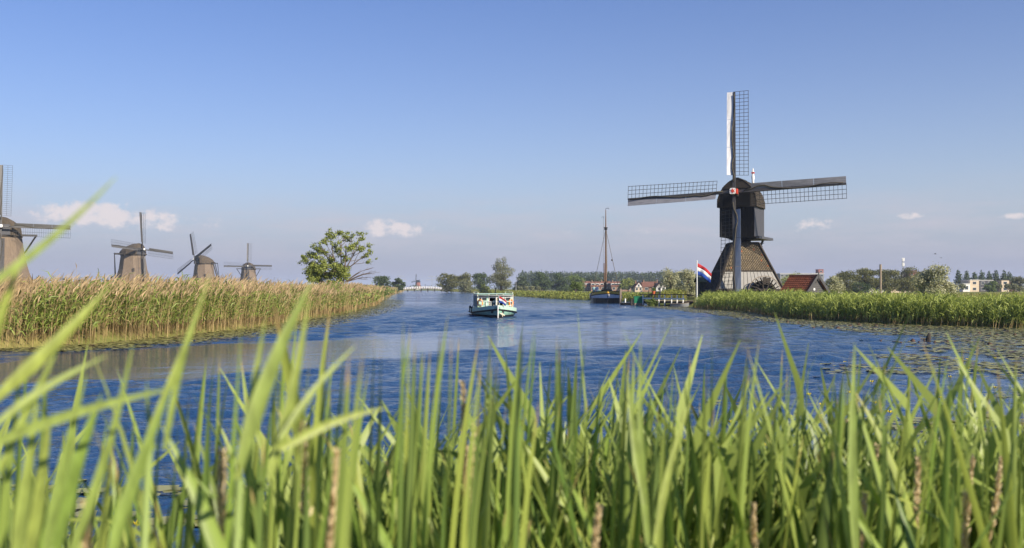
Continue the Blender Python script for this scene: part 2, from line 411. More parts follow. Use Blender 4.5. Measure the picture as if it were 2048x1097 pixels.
M_TILE = material('brown_pantiles', (.20, .155, .095), .75, .3, 3, .3, .3, color2=(.10, .08, .052), island=.6)
M_TILED = material('shaded_tiles', (.03, .026, .022), .75, .3, 3, .3, .2)  # dark copy of the pantiles, paints the shade on the left face
M_TILER = material('orange_pantiles', (.30, .12, .055), .75, .3, 3, .3)
M_BOARDW = material('whitewashed_boards', (.30, .29, .27), .7, .18, 3, .2, .3, stretch=(6, 6, .8))
M_WHITE = material('white_paint', (.78, .78, .75), .5, .08, 5)
M_RED = material('red_paint', (.55, .06, .03), .5, .2, 5)
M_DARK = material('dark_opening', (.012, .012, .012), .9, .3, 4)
M_WOOD = material('grey_timber', (.26, .21, .16), .85, .3, 4, .5, .2, stretch=(6, 6, .5))
M_WOODD = material('dark_timber', (.05, .042, .035), .8, .35, 4, .4, .2, stretch=(6, 6, .6))
M_THATCH = material('grey_thatch', (.215, .165, .12), .95, .22, 1.5, .6, .1, color2=(.14, .108, .082), stretch=(3, 3, .35), bscale=14)
M_THATCHC = material('brown_cap_thatch', (.085, .068, .05), .95, .25, 1.5, .6, .1, stretch=(2, 2, .6), bscale=14)
M_BRICK = material('brown_brick', (.22, .13, .09), .9, .3, 5, .3, .2)
M_STEEL = material('galvanised_steel', (.35, .36, .37), .5, .15, 4)

# ------------------------------------------------------------------ windmill sails
def rotor_matrix(hub, yaw, tilt, spin):
    return Matrix.Translation(hub) @ Matrix.Rotation(-yaw, 4, 'Z') @ Matrix.Rotation(-tilt, 4, 'X') @ Matrix.Rotation(-spin, 4, 'Y')
def sail_set(root, hub, yaw, tilt, spins, radii, fine, lw, bw, r0, bmats, nbar, slot=.5):
    for k in range(4):
        M = rotor_matrix(hub, yaw, tilt, spins[k]); rr = radii[k]
        mb = MB()
        yo = -.14 if k % 2 else .14
        mb.hexa([(-.17, yo-.16, 0), (.17, yo-.16, 0), (.17, yo+.16, 0), (-.17, yo+.16, 0)], [(-.10, yo-.09, rr), (.10, yo-.09, rr), (.10, yo+.09, rr), (-.10, yo+.09, rr)])
        st = mb.build('sail_stock', M_STOCK, root, M)
        # windboard on the leading side, turned a little into the wind
        mb = MB(); seg = 3; L_ = rr-r0
        for s in range(seg):
            z0 = r0+L_*s/seg+.02; z1 = r0+L_*(s+1)/seg-.02
            t0 = .42-.10*s; t1 = .42-.10*(s+1)
            def q(z, t, w): return [(-.12, yo-.03, z), (-.12, yo+.03, z), (-.12-w*math.cos(t), yo+.03-w*math.sin(t), z), (-.12-w*math.cos(t), yo-.03-w*math.sin(t), z)]
            mb.hexa(q(z0, t0, bw), q(z1, t1, bw))
        mb.build('windboard', bmats[k], st)
        # lattice on the trailing side
        tw0, tw1 = .30, .05
        def lp(z, u):
            t = tw0+(tw1-tw0)*(z-r0)/L_; return Vector((.10+u*math.cos(t), yo+u*math.sin(t), z))
        rails = [lw*i/3 for i in range(1, 4)] if fine else [lw*.5, lw]
        th = .045 if fine else .05
        if fine:
            for u in rails: m2 = MB(); m2.bar(lp(r0, u), lp(rr, u), th, th); m2.build('lattice_rail', M_LATT, st)
            for i in range(nbar):
                z = r0+L_*i/(nbar-1); m2 = MB(); m2.bar(lp(z, 0), lp(z, lw+.05), th*.9, th*.9); m2.build('lattice_bar', M_LATT, st)
        else:
            m2 = MB()
            for u in rails: m2.bar(lp(r0, u), lp(rr, u), th, th)
            for i in range(nbar):
                z = r0+L_*i/(nbar-1); m2.bar(lp(z, 0), lp(z, lw), th*.8, th*.8)
            tag(m2.build('lattice', M_LATT, st), None, None, kind='stuff')
        # furled sailcloth wound along the stock
        m2 = MB(); pts = []; rad = []
        for i in range(15):
            s = i/14; z = r0*.6+(rr-.3-r0*.6)*s
            pts.append((.16*math.sin(s*9+k)-.05-(.35*math.exp(-((s-.18)/.07)**2)), yo-.18, z)); rad.append(.085*(1-.5*s))
        m2.tube(pts, rad, 6); m2.build('furled_sailcloth', M_CLOTH, st, smooth=True)

# ------------------------------------------------------------------ black hollow-post mill on the right bank
def tile_face(mb, A, B, C, D, nc, nr, rnd):
    """pantile courses on the quad A(bottom left) B(bottom right) C(top right) D(top left)"""
    A, B, C, D = map(Vector, (A, B, C, D)); nrm = (B-A).cross(D-A).normalized()
    wid = (B-A).length/nc
    for r in range(nr):
        t0 = r/nr; t1 = (r+1)/nr+.012
        l0 = A.lerp(D, t0); r0_ = B.lerp(C, t0); l1 = A.lerp(D, min(1, t1)); r1_ = B.lerp(C, min(1, t1))
        n = max(2, int(round((r0_-l0).length/wid)))
        for c in range(n):
            u0 = c/n+.003; u1 = (c+1)/n-.003; um = u0+(u1-u0)*.38
            lift = nrm*(.075+rnd.uniform(-.012, .012)); up = nrm*.055
            j = nrm*rnd.uniform(0, .012)
            p = [l0.lerp(r0_, u0)+lift*.55, l0.lerp(r0_, um)+lift+up*.6, l0.lerp(r0_, u1)+lift*.55, l1.lerp(r1_, u0)+nrm*.012+j, l1.lerp(r1_, um)+nrm*.012+up*.6+j, l1.lerp(r1_, u1)+nrm*.012+j,
                 l0.lerp(r0_, u0)-nrm*.01, l0.lerp(r0_, u1)-nrm*.01]
            mb.cur = 1 if rnd.random() < .016 else 0
            mb.add(p, [(0, 1, 4, 3), (1, 2, 5, 4), (6, 7, 2, 1), (6, 1, 0)])
    mb.cur = 0
def black_mill():
    rnd = random.Random(4)
    g = .9; cx, cy = 27.05, 116.7
    root = thing('black_post_mill', 'black tarred hollow-post windmill with tiled pyramid base beside the flag', 'windmill', (cx, cy, g))
    zb, zm, zt = 1.8-g, 3.85-g, 7.1-g; hb, ht = 3.7, 1.4
    def hw(z): return hb+(ht-hb)*(z-zb)/(zt-zb)
    m = MB(); m.hexa([(s*hw(zb)*1, t*hw(zb), zb-.02) for s, t in ((-1, -1), (1, -1), (1, 1), (-1, 1))], [(s*ht, t*ht, zt) for s, t in ((-1, -1), (1, -1), (1, 1), (-1, 1))])
    base = m.build('base', M_WOODD, root)
    m = MB(); m.box(-hb+.02, hb-.02, -hb+.02, hb-.02, -.9, zb-.03); m.build('plinth', M_BRICK, root)
    m = MB(); w = hb+.09
    for a, b in (((-w, -w), (w, -w)), ((w, -w), (w, w)), ((w, w), (-w, w)), ((-w, w), (-w, -w))):
        m.bar((a[0], a[1], zb-.09), (b[0], b[1], zb-.09), .2, .22)
    m.build('sill_beam', M_WOODD, root)
    sides = [((-1, -1), (1, -1)), ((1, -1), (1, 1)), ((1, 1), (-1, 1)), ((-1, 1), (-1, -1))]
    for k, (a, b) in enumerate(sides):
        def P(c, z): return Vector((c[0]*hw(z), c[1]*hw(z), z))
        m = MB(); tile_face(m, P(a, zm+.06), P(b, zm+.06), P(b, zt), P(a, zt), 28, 15, rnd)
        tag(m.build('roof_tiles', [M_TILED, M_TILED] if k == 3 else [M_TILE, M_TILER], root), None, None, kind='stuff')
        A, B, C, D = P(a, zb), P(b, zb), P(b, zm), P(a, zm); nrm = (B-A).cross(D-A).normalized()
        nb = 15
        for i in range(nb):
            u0 = i/nb+.004; u1 = (i+1)/nb-.004
            q = [A.lerp(B, u0), A.lerp(B, u1), D.lerp(C, u1), D.lerp(C, u0)]; th = nrm*(.05+.02*(i % 2))
            m = MB(); m.hexa([p+nrm*.004 for p in q], [p+th for p in q]); m.build('board', M_TAR if k == 3 else M_BOARDW, root)  # left-face boards take the tar colour as painted shade
        m = MB(); m.bar(P(a, zm)+nrm*.08, P(b, zm)+nrm*.08, .1, .16); m.build('drip_rail', M_WOODD, root)
    for a in ((-1, -1), (1, -1), (1, 1), (-1, 1)):
        m = MB(); m.bar((a[0]*(hb+.1), a[1]*(hb+.1), zb-.2), (a[0]*(ht+.06), a[1]*(ht+.06), zt+.05), .26, .26); m.build('corner_beam', M_WOODD, root)
    m = MB(); m.box(-ht-.12, ht+.12, -ht-.12, ht+.12, zt, zt+.16); m.build('collar', M_WOODD, root)
    # turning body
    B = Matrix.Translation((-.1, -.1, 0)) @ Matrix.Rotation(-R(27.5), 4, 'Z')
    W, Lh = 2.02, 2.35; z0, z1 = 7.85-g, 11.55-g
    m = MB(); m.loft([[(s*.78, t*.9, zt+.1) for s, t in ((-1, -1), (1, -1), (1, 1), (-1, 1))], [(s*.8, t*1.0, zt+.42) for s, t in ((-1, -1), (1, -1), (1, 1), (-1, 1))], [(s*(W-.1), t*(Lh-.1), z0) for s, t in ((-1, -1), (1, -1), (1, 1), (-1, 1))]])
    m.build('neck', M_TAR, root, B)
    m = MB(); m.box(-W+.05, W-.05, -Lh+.05, Lh-.05, z0, z1+.3); body = m.build('body', M_TAR, root, B)
    nb = 13
    for i in range(nb):
        x0 = -W+2*W*i/nb
        for y0, y1 in ((-Lh, -Lh+.06), (Lh-.06, Lh)):
            m = MB(); m.box(x0+.008, x0+2*W/nb-.008, y0-.012*(i % 2), y1, z0-.05-.04*(i % 3), z1+.2); m.build('plank', M_TAR, body)
    nb = 15
    for i in range(nb):
        y0 = -Lh+2*Lh*i/nb
        for x0, x1 in ((-W, -W+.06), (W-.06, W)):
            m = MB(); s = .012*(i % 2); m.box(x0-(s if x0 < 0 else 0), x1+(s if x0 > 0 else 0), y0+.008, y0+2*Lh/nb-.008, z0-.03, z1+.1); m.build('plank', M_TARL, body)
    # arched shingle roof
    prof = [(-2.28, 11.25), (-2.26, 12.1), (-2.0, 12.95), (-1.55, 13.62), (-.9, 14.2), (-.3, 14.48), (.3, 14.48), (.9, 14.2), (1.55, 13.62), (2.0, 12.95), (2.26, 12.1), (2.28, 11.25)]
    prof = [(x, z-g) for x, z in prof]
    ys = [-Lh-.12, -Lh*.3, Lh*.5, Lh*.85, Lh+.25]; sc = [1, 1, 1, .93, .80]
    loops = []
    for y, s in zip(ys, sc): loops.append([(x*(.6+.4*s), y, (11.2-g)+(z-11.2+g)*s) for x, z in prof])
    m = MB(); m.loft(loops); roof = m.build('roof', M_SHINGLE, root, B)
    # shingle courses
    cum = [0]
    for i in range(len(prof)-1): cum.append(cum[-1]+math.dist(prof[i], prof[i+1]))
    m = MB(); n_c = 30
    def on(t):
        t = max(0, min(cum[-1]-1e-6, t)); i = max(k for k in range(len(cum)) if cum[k] <= t); i = min(i, len(prof)-2)
        f = (t-cum[i])/(cum[i+1]-cum[i]); return Vector((prof[i][0]+(prof[i+1][0]-prof[i][0])*f, 0, prof[i][1]+(prof[i+1][1]-prof[i][1])*f))
    for i in range(n_c):
        ta, tb = cum[-1]*i/n_c, cum[-1]*(i+1)/n_c; a, b = on(ta), on(tb)
        nr = Vector((-(b-a).z, 0, (b-a).x)).normalized()
        low_a = (a.z < b.z)
        y = -Lh-.16
        while y < Lh*.5:
            wy = rnd.uniform(.22, .36); l = rnd.uniform(.02, .06)
            pa = a+nr*(l if low_a else .008); pb = b+nr*(.008 if low_a else l)
            y1 = min(y+wy-.012, Lh*.5)
            m.add([(pa.x, y, pa.z), (pa.x, y1, pa.z), (pb.x, y1, pb.z), (pb.x, y, pb.z), (a.x, y, a.z), (a.x, y1, a.z), (b.x, y1, b.z), (b.x, y, b.z)], [(0, 1, 2, 3), (4, 5, 1, 0), (7, 6, 2, 3), (0, 3, 7, 4)])
            y += wy
    tag(m.build('shingles', M_SHINGLE, roof), None, None, kind='stuff')
    m = MB(); m.box(-.22, .22, -Lh-.2, Lh*.6, 14.5-g, 14.62-g); m.build('ridge_cap', M_DARK, roof)
    m = MB(); m.box(-1.6, 1.6, -Lh-.22, -Lh-.14, 11.3-g, 13.4-g); m.build('front_gable', M_TAR, root, B)
    m = MB(); m.box(W+.01, W+.45, -Lh+.5, Lh+2.7, z0-.22, z0+.06); m.box(-W, W, Lh+.05, Lh+2.7, z0-.2, z0+.02); m.build('rear_platform', M_TARL, root, B)
    # tail pole with pegs
    m = MB(); a = Vector((1.35, Lh+2.2, z0-.2)); b = Vector((.55, Lh+1.35, z0-2.4)); m.bar(a, b, .2, .2)
    for i in range(5): p = a.lerp(b, .15+.17*i); m.bar(p-Vector((.3, 0, 0)), p+Vector((.3, 0, 0)), .06, .06)
    m.build('tail_pole', M_STOCK, root, B)
    # finial
    m = MB(); bx, by, bz = .95, Lh*.55, 14.2-g
    lp = [(.07, 0), (.16, .1), (.13, .35), (.2, .75), (.13, 1.1), (.11, 1.22)]
    m.loft([[(bx+r*math.cos(k*math.pi/4), by+r*math.sin(k*math.pi/4), bz+z) for k in range(8)] for r, z in lp])
    fin = m.build('finial', M_WHITE, root, B, smooth=True)
    m = MB(); m.box(bx-.16, bx+.16, by-.16, by+.16, bz+1.22, bz+1.36); m.build('finial_band', M_RED, fin)
    m = MB(); m.tube([(bx, by, bz+1.42), (bx, by, bz+1.85)], [.13, .04], 6); m.build('finial_tip', M_WHITE, fin)
    # sails
    yaw, tilt, sp = R(25.5), R(8), R(1.7)
    hub = B @ Vector((0, -3.65, 12.85-g))
    sail_set(root, hub, yaw, tilt, [sp, sp+math.pi/2, sp+math.pi, sp+1.5*math.pi], [11.9, 12.6, 11.9, 12.25], True, 1.48, .72, 2.0, [M_WBOARD, M_WBOARD2, M_WBOARD3, M_WBOARD2], 24)
    Mh = rotor_matrix(hub, yaw, tilt, sp)
    m = MB(); m.tube([(0, -.38, 0), (0, 2.2, 0)], [.42, .34], 8); m.build('windshaft', M_STOCK, root, Mh)
    m = MB(); s = .34; c = .10
    oc = [(-s+c, -s), (s-c, -s), (s, -s+c), (s, s-c), (s-c, s), (-s+c, s), (-s, s-c), (-s, -s+c)]
    m.hexa([(x, -.62, z) for x, z in oc], [(x, -.40, z) for x, z in oc]); hp = m.build('poll_end', M_WHITE, root, Mh)
    m = MB(); pts = []
    for k in range(12): r_ = .30 if k % 2 == 0 else .13; pts.append((r_*math.sin(k*math.pi/6), r_*math.cos(k*math.pi/6)))
    m.hexa([(x, -.66, z) for x, z in pts], [(x, -.61, z) for x, z in pts]); m.build('star', M_RED, hp)
    m = MB(); m.box(s+.01, s+.2, -.6, -.2, -s, s-.1); m.build('wedge', M_RED, hp)
    # scoop wheel in front of the base
    wy, wx, wz, wr = -hb-.55, 1.45, 1.42-g, 1.72
    wc = Vector((wx, wy, wz))
    m = MB(); m.box(-.75, 3.6, -hb-.02, -hb+.35, zb-.02, zb+1.35); 
    m = MB(); m.hexa([Vector((wx+1.5*math.cos(a*math.pi/12), -hb+.25, wz+1.35*math.sin(a*math.pi/12))) for a in range(13)], [Vector((wx+1.5*math.cos(a*math.pi/12), -hb-.09, wz+1.35*math.sin(a*math.pi/12))) for a in range(13)])
    m.build('wheel_opening_shade', M_DARK, root)  # solid dark panel, paints the shadow inside the opening
    m = MB(); m.ring(wc, (0, 1, 0), wr*.66, .09, 28, 4); m.ring(wc, (0, 1, 0), .35, .12, 12, 4)
    for k in range(8): a = k*math.pi/4+.2; m.bar(wc, wc+Vector((math.cos(a), 0, math.sin(a)))*wr*.66, .12, .14)
    wh = m.build('scoop_wheel', M_WOODD, root)
    for k in range(22):
        a = 2*math.pi*k/22; d = Vector((math.cos(a+.12), 0, math.sin(a+.12))); d2 = Vector((math.cos(a), 0, math.sin(a)))
        m = MB(); m.bar(wc+d2*wr*.55, wc+d*wr*1.02, .42, .07); m.build('paddle', M_WOODD, wh)
    m = MB(); pts = [wc+Vector((math.cos(a), -.05, math.sin(a)))*(wr*1.08) for a in [math.pi*k/20 for k in range(21)]]; m.tube(pts, .045, 5); m.build('wheel_guard', M_WOOD, root)
black_mill()

# ------------------------------------------------------------------ thatched ground-sail mills on the left
def thatched_mill(label, px, hub_y, d, yaw, spin, rsail, ground, tail=True, oct_turn=R(22.5), bmat=None, scale=1.0, fine_bars=26, body_mats=None):
    hubz = Zp(hub_y, d)-ground
    root = thing('thatched_mill', label, 'windmill', (X(px, d), d, ground), 0, 'windmills across the reeds' if px < 700 else None)
    k = hubz/14.0; bmt = body_mats or (M_THATCH, M_BRICK, M_THATCHC)
    def octo(r, z, n=8): return [(r*math.cos(oct_turn+i*math.pi/4), r*math.sin(oct_turn+i*math.pi/4), z) for i in range(8)]
    m = MB(); m.loft([octo(6.0*k, -.8), octo(5.9*k, 2.2*k)]); m.build('brick_base', bmt[1], root)
    m = MB(); m.loft([octo(6.35*k, 2.15*k), octo(6.3*k, 2.35*k), octo(5.55*k, 4.2*k), octo(4.75*k, 7.2*k), octo(4.1*k, 11.9*k)]); m.build('body', bmt[0], root)
    m = MB(); m.loft([octo(4.25*k, 11.85*k), octo(4.25*k, 12.25*k)]); m.build('curb', M_WHITE if scale > 1 else M_WOODD, root)
    m = MB(); m.box(-.35*k, .35*k, -5.2*k, -5.0*k, 6.2*k, 7.4*k); m.build('window', M_WOODD, root, Matrix.Rotation(oct_turn, 4, 'Z'))
    Y = Matrix.Rotation(-yaw, 4, 'Z')
    secs = [(-3.9, 2.3, 3.9), (-3.0, 3.3, 4.1), (-1, 4.15, 3.9), (1.5, 4.1, 3.2), (3.4, 3.2, 2.2), (4.7, 1.7, 1.1)]
    loops = []
    for y, w, h in secs:
        loops.append([(w*k*math.cos(a), y*k, 12.2*k+h*k*(math.sin(a)**.8 if math.sin(a) > 0 else 0)) for a in [math.pi*i/10 for i in range(11)]])
    m = MB(); m.loft(loops); cap = m.build('cap', bmt[2], root, Y)
    m = MB(); m.box(-1.8*k, 1.8*k, -4.05*k, -3.92*k, 12.3*k, 14.6*k); m.build('cap_front', M_TARL, cap)
    if tail:
        m = MB(); m.bar((-7.2*k, 1.2*k, 12.5*k), (7.2*k, 1.2*k, 12.5*k), .36*k, .4*k); m.bar((-4.2*k, 4.6*k, 12.4*k), (4.2*k, 4.6*k, 12.4*k), .3*k, .34*k)
        m.build('cross_beam', M_STOCK, root, Y)
        m = MB(); m.bar((0, 5.0*k, 12.3*k), (0, 8.6*k, 1.2*k), .4*k, .4*k); m.build('tail_pole', M_STOCK, root, Y)
        for s in (-1, 1):
            m = MB(); m.bar((7.0*k*s, 1.2*k, 12.5*k), (.6*s*k, 8.5*k, 2.0*k), .26*k, .26*k); m.build('brace', M_STOCK, root, Y)
            m = MB(); m.bar((4.1*k*s, 4.6*k, 12.4*k), (.4*s*k, 8.2*k, 3.0*k), .22*k, .22*k); m.build('brace', M_STOCK, root, Y)
    hub = Y @ Vector((0, -5.0*k, hubz))
    b = bmat or M_WBOARD4
    sail_set(root, hub, yaw, R(9), [spin+i*math.pi/2 for i in range(4)], [rsail]*4, False, 1.9*rsail/14, .75*rsail/14, 2.6*rsail/14, [b]*4, fine_bars)
    Mh = rotor_matrix(hub, yaw, R(9), spin)
    m = MB(); m.tube([(0, -.6, 0), (0, 2.2*k, 0)], [.45*k, .4*k], 8); m.build('windshaft', M_STOCK, root, Mh)
    m = MB(); m.box(-.30*k, .30*k, -.75*k, -.55*k, -.30*k, .30*k); m.build('poll_end', M_WHITE, root, Mh)
    return root
thatched_mill('large thatched windmill cut by the left edge, its sail pointing straight up', 3, 456, 222, R(-26), R(-1.2), 13.9, 1.3)
thatched_mill('thatched windmill facing right, second from the left edge', 266, 500, 372, R(-62), R(-5), 14.2, 1.6)
thatched_mill('thatched windmill with sails set in an X, third from the left', 408, 520, 465, R(40), R(27), 14.0, 1.2)
thatched_mill('smallest thatched windmill behind the reeds, left of the leafy tree', 497, 533, 600, R(-11), R(-1), 14.0, 1.2)
M_FARB = material('far_mill_brick', (.24, .10, .07), .9, .2, 4); M_FARW = material('far_mill_white', (.6, .57, .52), .8, .1, 4)
thatched_mill('tiny distant mill with brown body beyond the white bridge', 836, 563, 1150, R(50), R(8), 8.6, 1.2, tail=False, body_mats=(M_FARB, M_FARW, M_DARK), fine_bars=14)

# ------------------------------------------------------------------ people
M_SKIN = material('skin', (.55, .32, .22), .6, .1, 4)
def person(label, loc, rz, shirt, trousers, hair, arms=((-.30, -.10, 1.0), (.30, -.10, 1.0)), h=1.75):
    """standing figure, one skinned body surface; faces -Y"""
    root = thing('person', label, 'person', loc, rz)
    k = h/1.75
    V = [((0, 0, .95), .15), ((0, .01, 1.12), .13), ((0, .0, 1.32), .155), ((0, .0, 1.46), .10), ((0, -.01, 1.53), .055), ((0, -.02, 1.60), .085), ((0, -.025, 1.68), .10), ((0, -.02, 1.75), .07)]
    E = [(i, i+1) for i in range(7)]
    for s, hnd in zip((-1, 1), arms):
        b = len(V); V += [((s*.19, 0, 1.42), .065), ((s*.27, .03, 1.18), .048), (hnd, .036), ((hnd[0]*.96, hnd[1]-.09, hnd[2]-.02), .03)]
        E += [(3, b), (b, b+1), (b+1, b+2), (b+2, b+3)]
    for s in (-1, 1):
        b = len(V); V += [((s*.10, 0, .86), .105), ((s*.11, -.02, .48), .072), ((s*.11, .02, .09), .045), ((s*.12, -.14, .04), .04)]
        E += [(0, b), (b, b+1), (b+1, b+2), (b+2, b+3)]
    me = bpy.data.meshes.new('tmp'); me.from_pydata([tuple(c*k for c in v[0]) for v in V], E, [])
    o = bpy.data.objects.new('tmp', me); COL.objects.link(o)
    sk = o.modifiers.new('s', 'SKIN'); me.skin_vertices[0].data[0].use_root = True
    for i, v in enumerate(V): me.skin_vertices[0].data[i].radius = (v[1]*k, v[1]*k)
    sb = o.modifiers.new('d', 'SUBSURF'); sb.levels = 1; sb.render_levels = 1
    dg = bpy.context.evaluated_depsgraph_get(); bm_ = bpy.data.meshes.new_from_object(o.evaluated_get(dg)); bm_.name = 'body'
    bpy.data.objects.remove(o)
    bm_.materials.clear()
    for m_ in (shirt, trousers, M_SKIN): bm_.materials.append(m_)
    for p in bm_.polygons:
        z = p.center.z/k
        hand = abs(p.center.x) > .2*k and ((p.center-Vector(arms[0])*k).length < .13 or (p.center-Vector(arms[1])*k).length < .13)
        p.material_index = 2 if (z > 1.52 or hand) else (0 if z > .93 else 1); p.use_smooth = True
    link('body', bm_, root)
    m = MB(); m.ball((0, .015*k, 1.74*k), .105*k, .115*k, .085*k); m.build('hair', hair, root, smooth=True)
    return root
M_SH1 = material('pale_blue_shirt', (.35, .45, .62), .8, .1, 5); M_SH2 = material('white_shirt', (.75, .74, .72), .8, .1, 5); M_SH3 = material('teal_shirt', (.30, .50, .48), .8, .1, 5)
M_JEAN = material('dark_trousers', (.03, .035, .055), .9, .2, 5); M_HAIR = material('dark_hair', (.025, .018, .013), .7, .3, 8); M_HAIR2 = material('brown_hair', (.10, .045, .025), .7, .3, 8)

# ------------------------------------------------------------------ flags
M_FR = material('flag_red', (.50, .035, .04), .8, .12, 3, trans=.25); M_FW = material('flag_white', (.75, .75, .77), .8, .05, 3, trans=.25); M_FB = material('flag_blue', (.02, .07, .36), .8, .12, 3, trans=.25)
def flag_stripes(parent, hoist_h, fly, droop, top, wave, side=1, amp=.12):
    for k, mt in enumerate((M_FR, M_FW, M_FB)):
        vs = []; fs = []; nu = 14; nv = 3
        for i in range(nu+1):
            u = i/nu
            for j in range(nv+1):
                v = (k+j/nv)/3
                x = side*fly*(u*(1-.12*u)-.10*u*v); z = top-v*hoist_h*(1-.22*u)-droop*(u**1.25)
                y = amp*math.sin(u*wave+v*1.3)*min(1, u*3)
                vs.append((x, y, z))
        for i in range(nu):
            for j in range(nv): a = i*(nv+1)+j; fs.append((a, a+1, a+nv+2, a+nv+1))
        m = MB(); m.add(vs, fs); o = m.build('stripe', mt, parent, smooth=True)
        so = o.modifiers.new('cloth', 'SOLIDIFY'); so.thickness = .006
def big_flag():
    d = 100; gx = X(1394, d); z0 = .45
    p = thing('flagpole', 'slim white flagpole beside the black windmill', 'flagpole', (gx, d, z0))
    m = MB(); m.tube([(0, 0, -.3), (0, 0, Zp(524, d)-z0)], [.055, .04], 8); m.build('pole', M_WHITE, p)
    m = MB(); m.ball((0, 0, Zp(523, d)-z0), .075, .075, .075); m.build('knob', M_WHITE, p)
    f = thing('flag', 'red white and blue flag drooping from the white pole by the mill', 'flag', (gx+.05, d, Zp(552, d)))
    flag_stripes(f, 1.2, 1.62, 1.05, Zp(527, d)-Zp(552, d), 9.0, amp=.14)
big_flag()

# ------------------------------------------------------------------ passenger boat
M_MINT = material('mint_paint', (.44, .62, .50), .4, .1, 3, .05, .5); M_MINTD = material('green_hull_paint', (.20, .36, .29), .35, .2, 3, .05, .5)
M_HULLB = material('hull_antifouling', (.02, .02, .02), .5, .3, 3); M_RUB = material('black_rubber', (.015, .015, .016), .6, .2, 4)
M_CANVAS = material('grey_canvas', (.20, .21, .22), .85, .12, 3, .1); M_ORANGE = material('orange_buoy', (.75, .24, .03), .5, .1, 4); M_CREAM = material('cream_paint', (.70, .62, .46), .5, .1, 4)
M_DECK = material('deck_paint', (.16, .22, .19), .7, .2, 4); M_SEAT = material('dark_seat', (.04, .045, .05), .7, .2, 4)
def glass_material():
    mt = bpy.data.materials.new('window_glass'); mt.use_nodes = True; p = mt.node_tree.nodes['Principled BSDF']
    p.inputs['Base Color'].default_value = (.05, .06, .07, 1); p.inputs['Roughness'].default_value = .05; p.inputs['Specular IOR Level'].default_value = .6
    return mt
M_GLASS = glass_material()
def outline(Lb, half, nose, n=18, tail=.86):
    """plan of a hull from port stern round the bow to starboard stern; bow at -Y"""
    pts = []
    for i in range(n+1):
        t = i/n; y = Lb/2-Lb*t; f = min(1, (1-t)/nose); b = half*(1-(1-f)**2.2) if f < 1 else half
        if t < .15: b *= tail+(1-tail)*t/.15
        pts.append((b, y))
    return pts
def strip(m, ol, zlo, zhi, olo, ohi, th=.04):
    """band round the hull between two heights; zlo/zhi functions of t along the hull (0 stern .. 1 bow)"""
    n = len(ol)-1; ring = [(-b, y, i/n) for i, (b, y) in enumerate(ol)]+[(b, y, i/n) for i, (b, y) in reversed(list(enumerate(ol)))][1:]
    vs = []
    for x, y, t in ring:
        s = -1 if x < 0 else 1
        bow = -1 if t > .9 else 0
        for z, o in ((zlo(t), olo), (zhi(t), ohi)):
            ax = abs(x); k = 1+o/max(ax, .5); vs.append((x*k, y+bow*o*(t-.9)*10, z))
    m.add(vs, [(2*i, 2*i+2, 2*i+3, 2*i+1) for i in range(len(ring)-1)])
    return ring
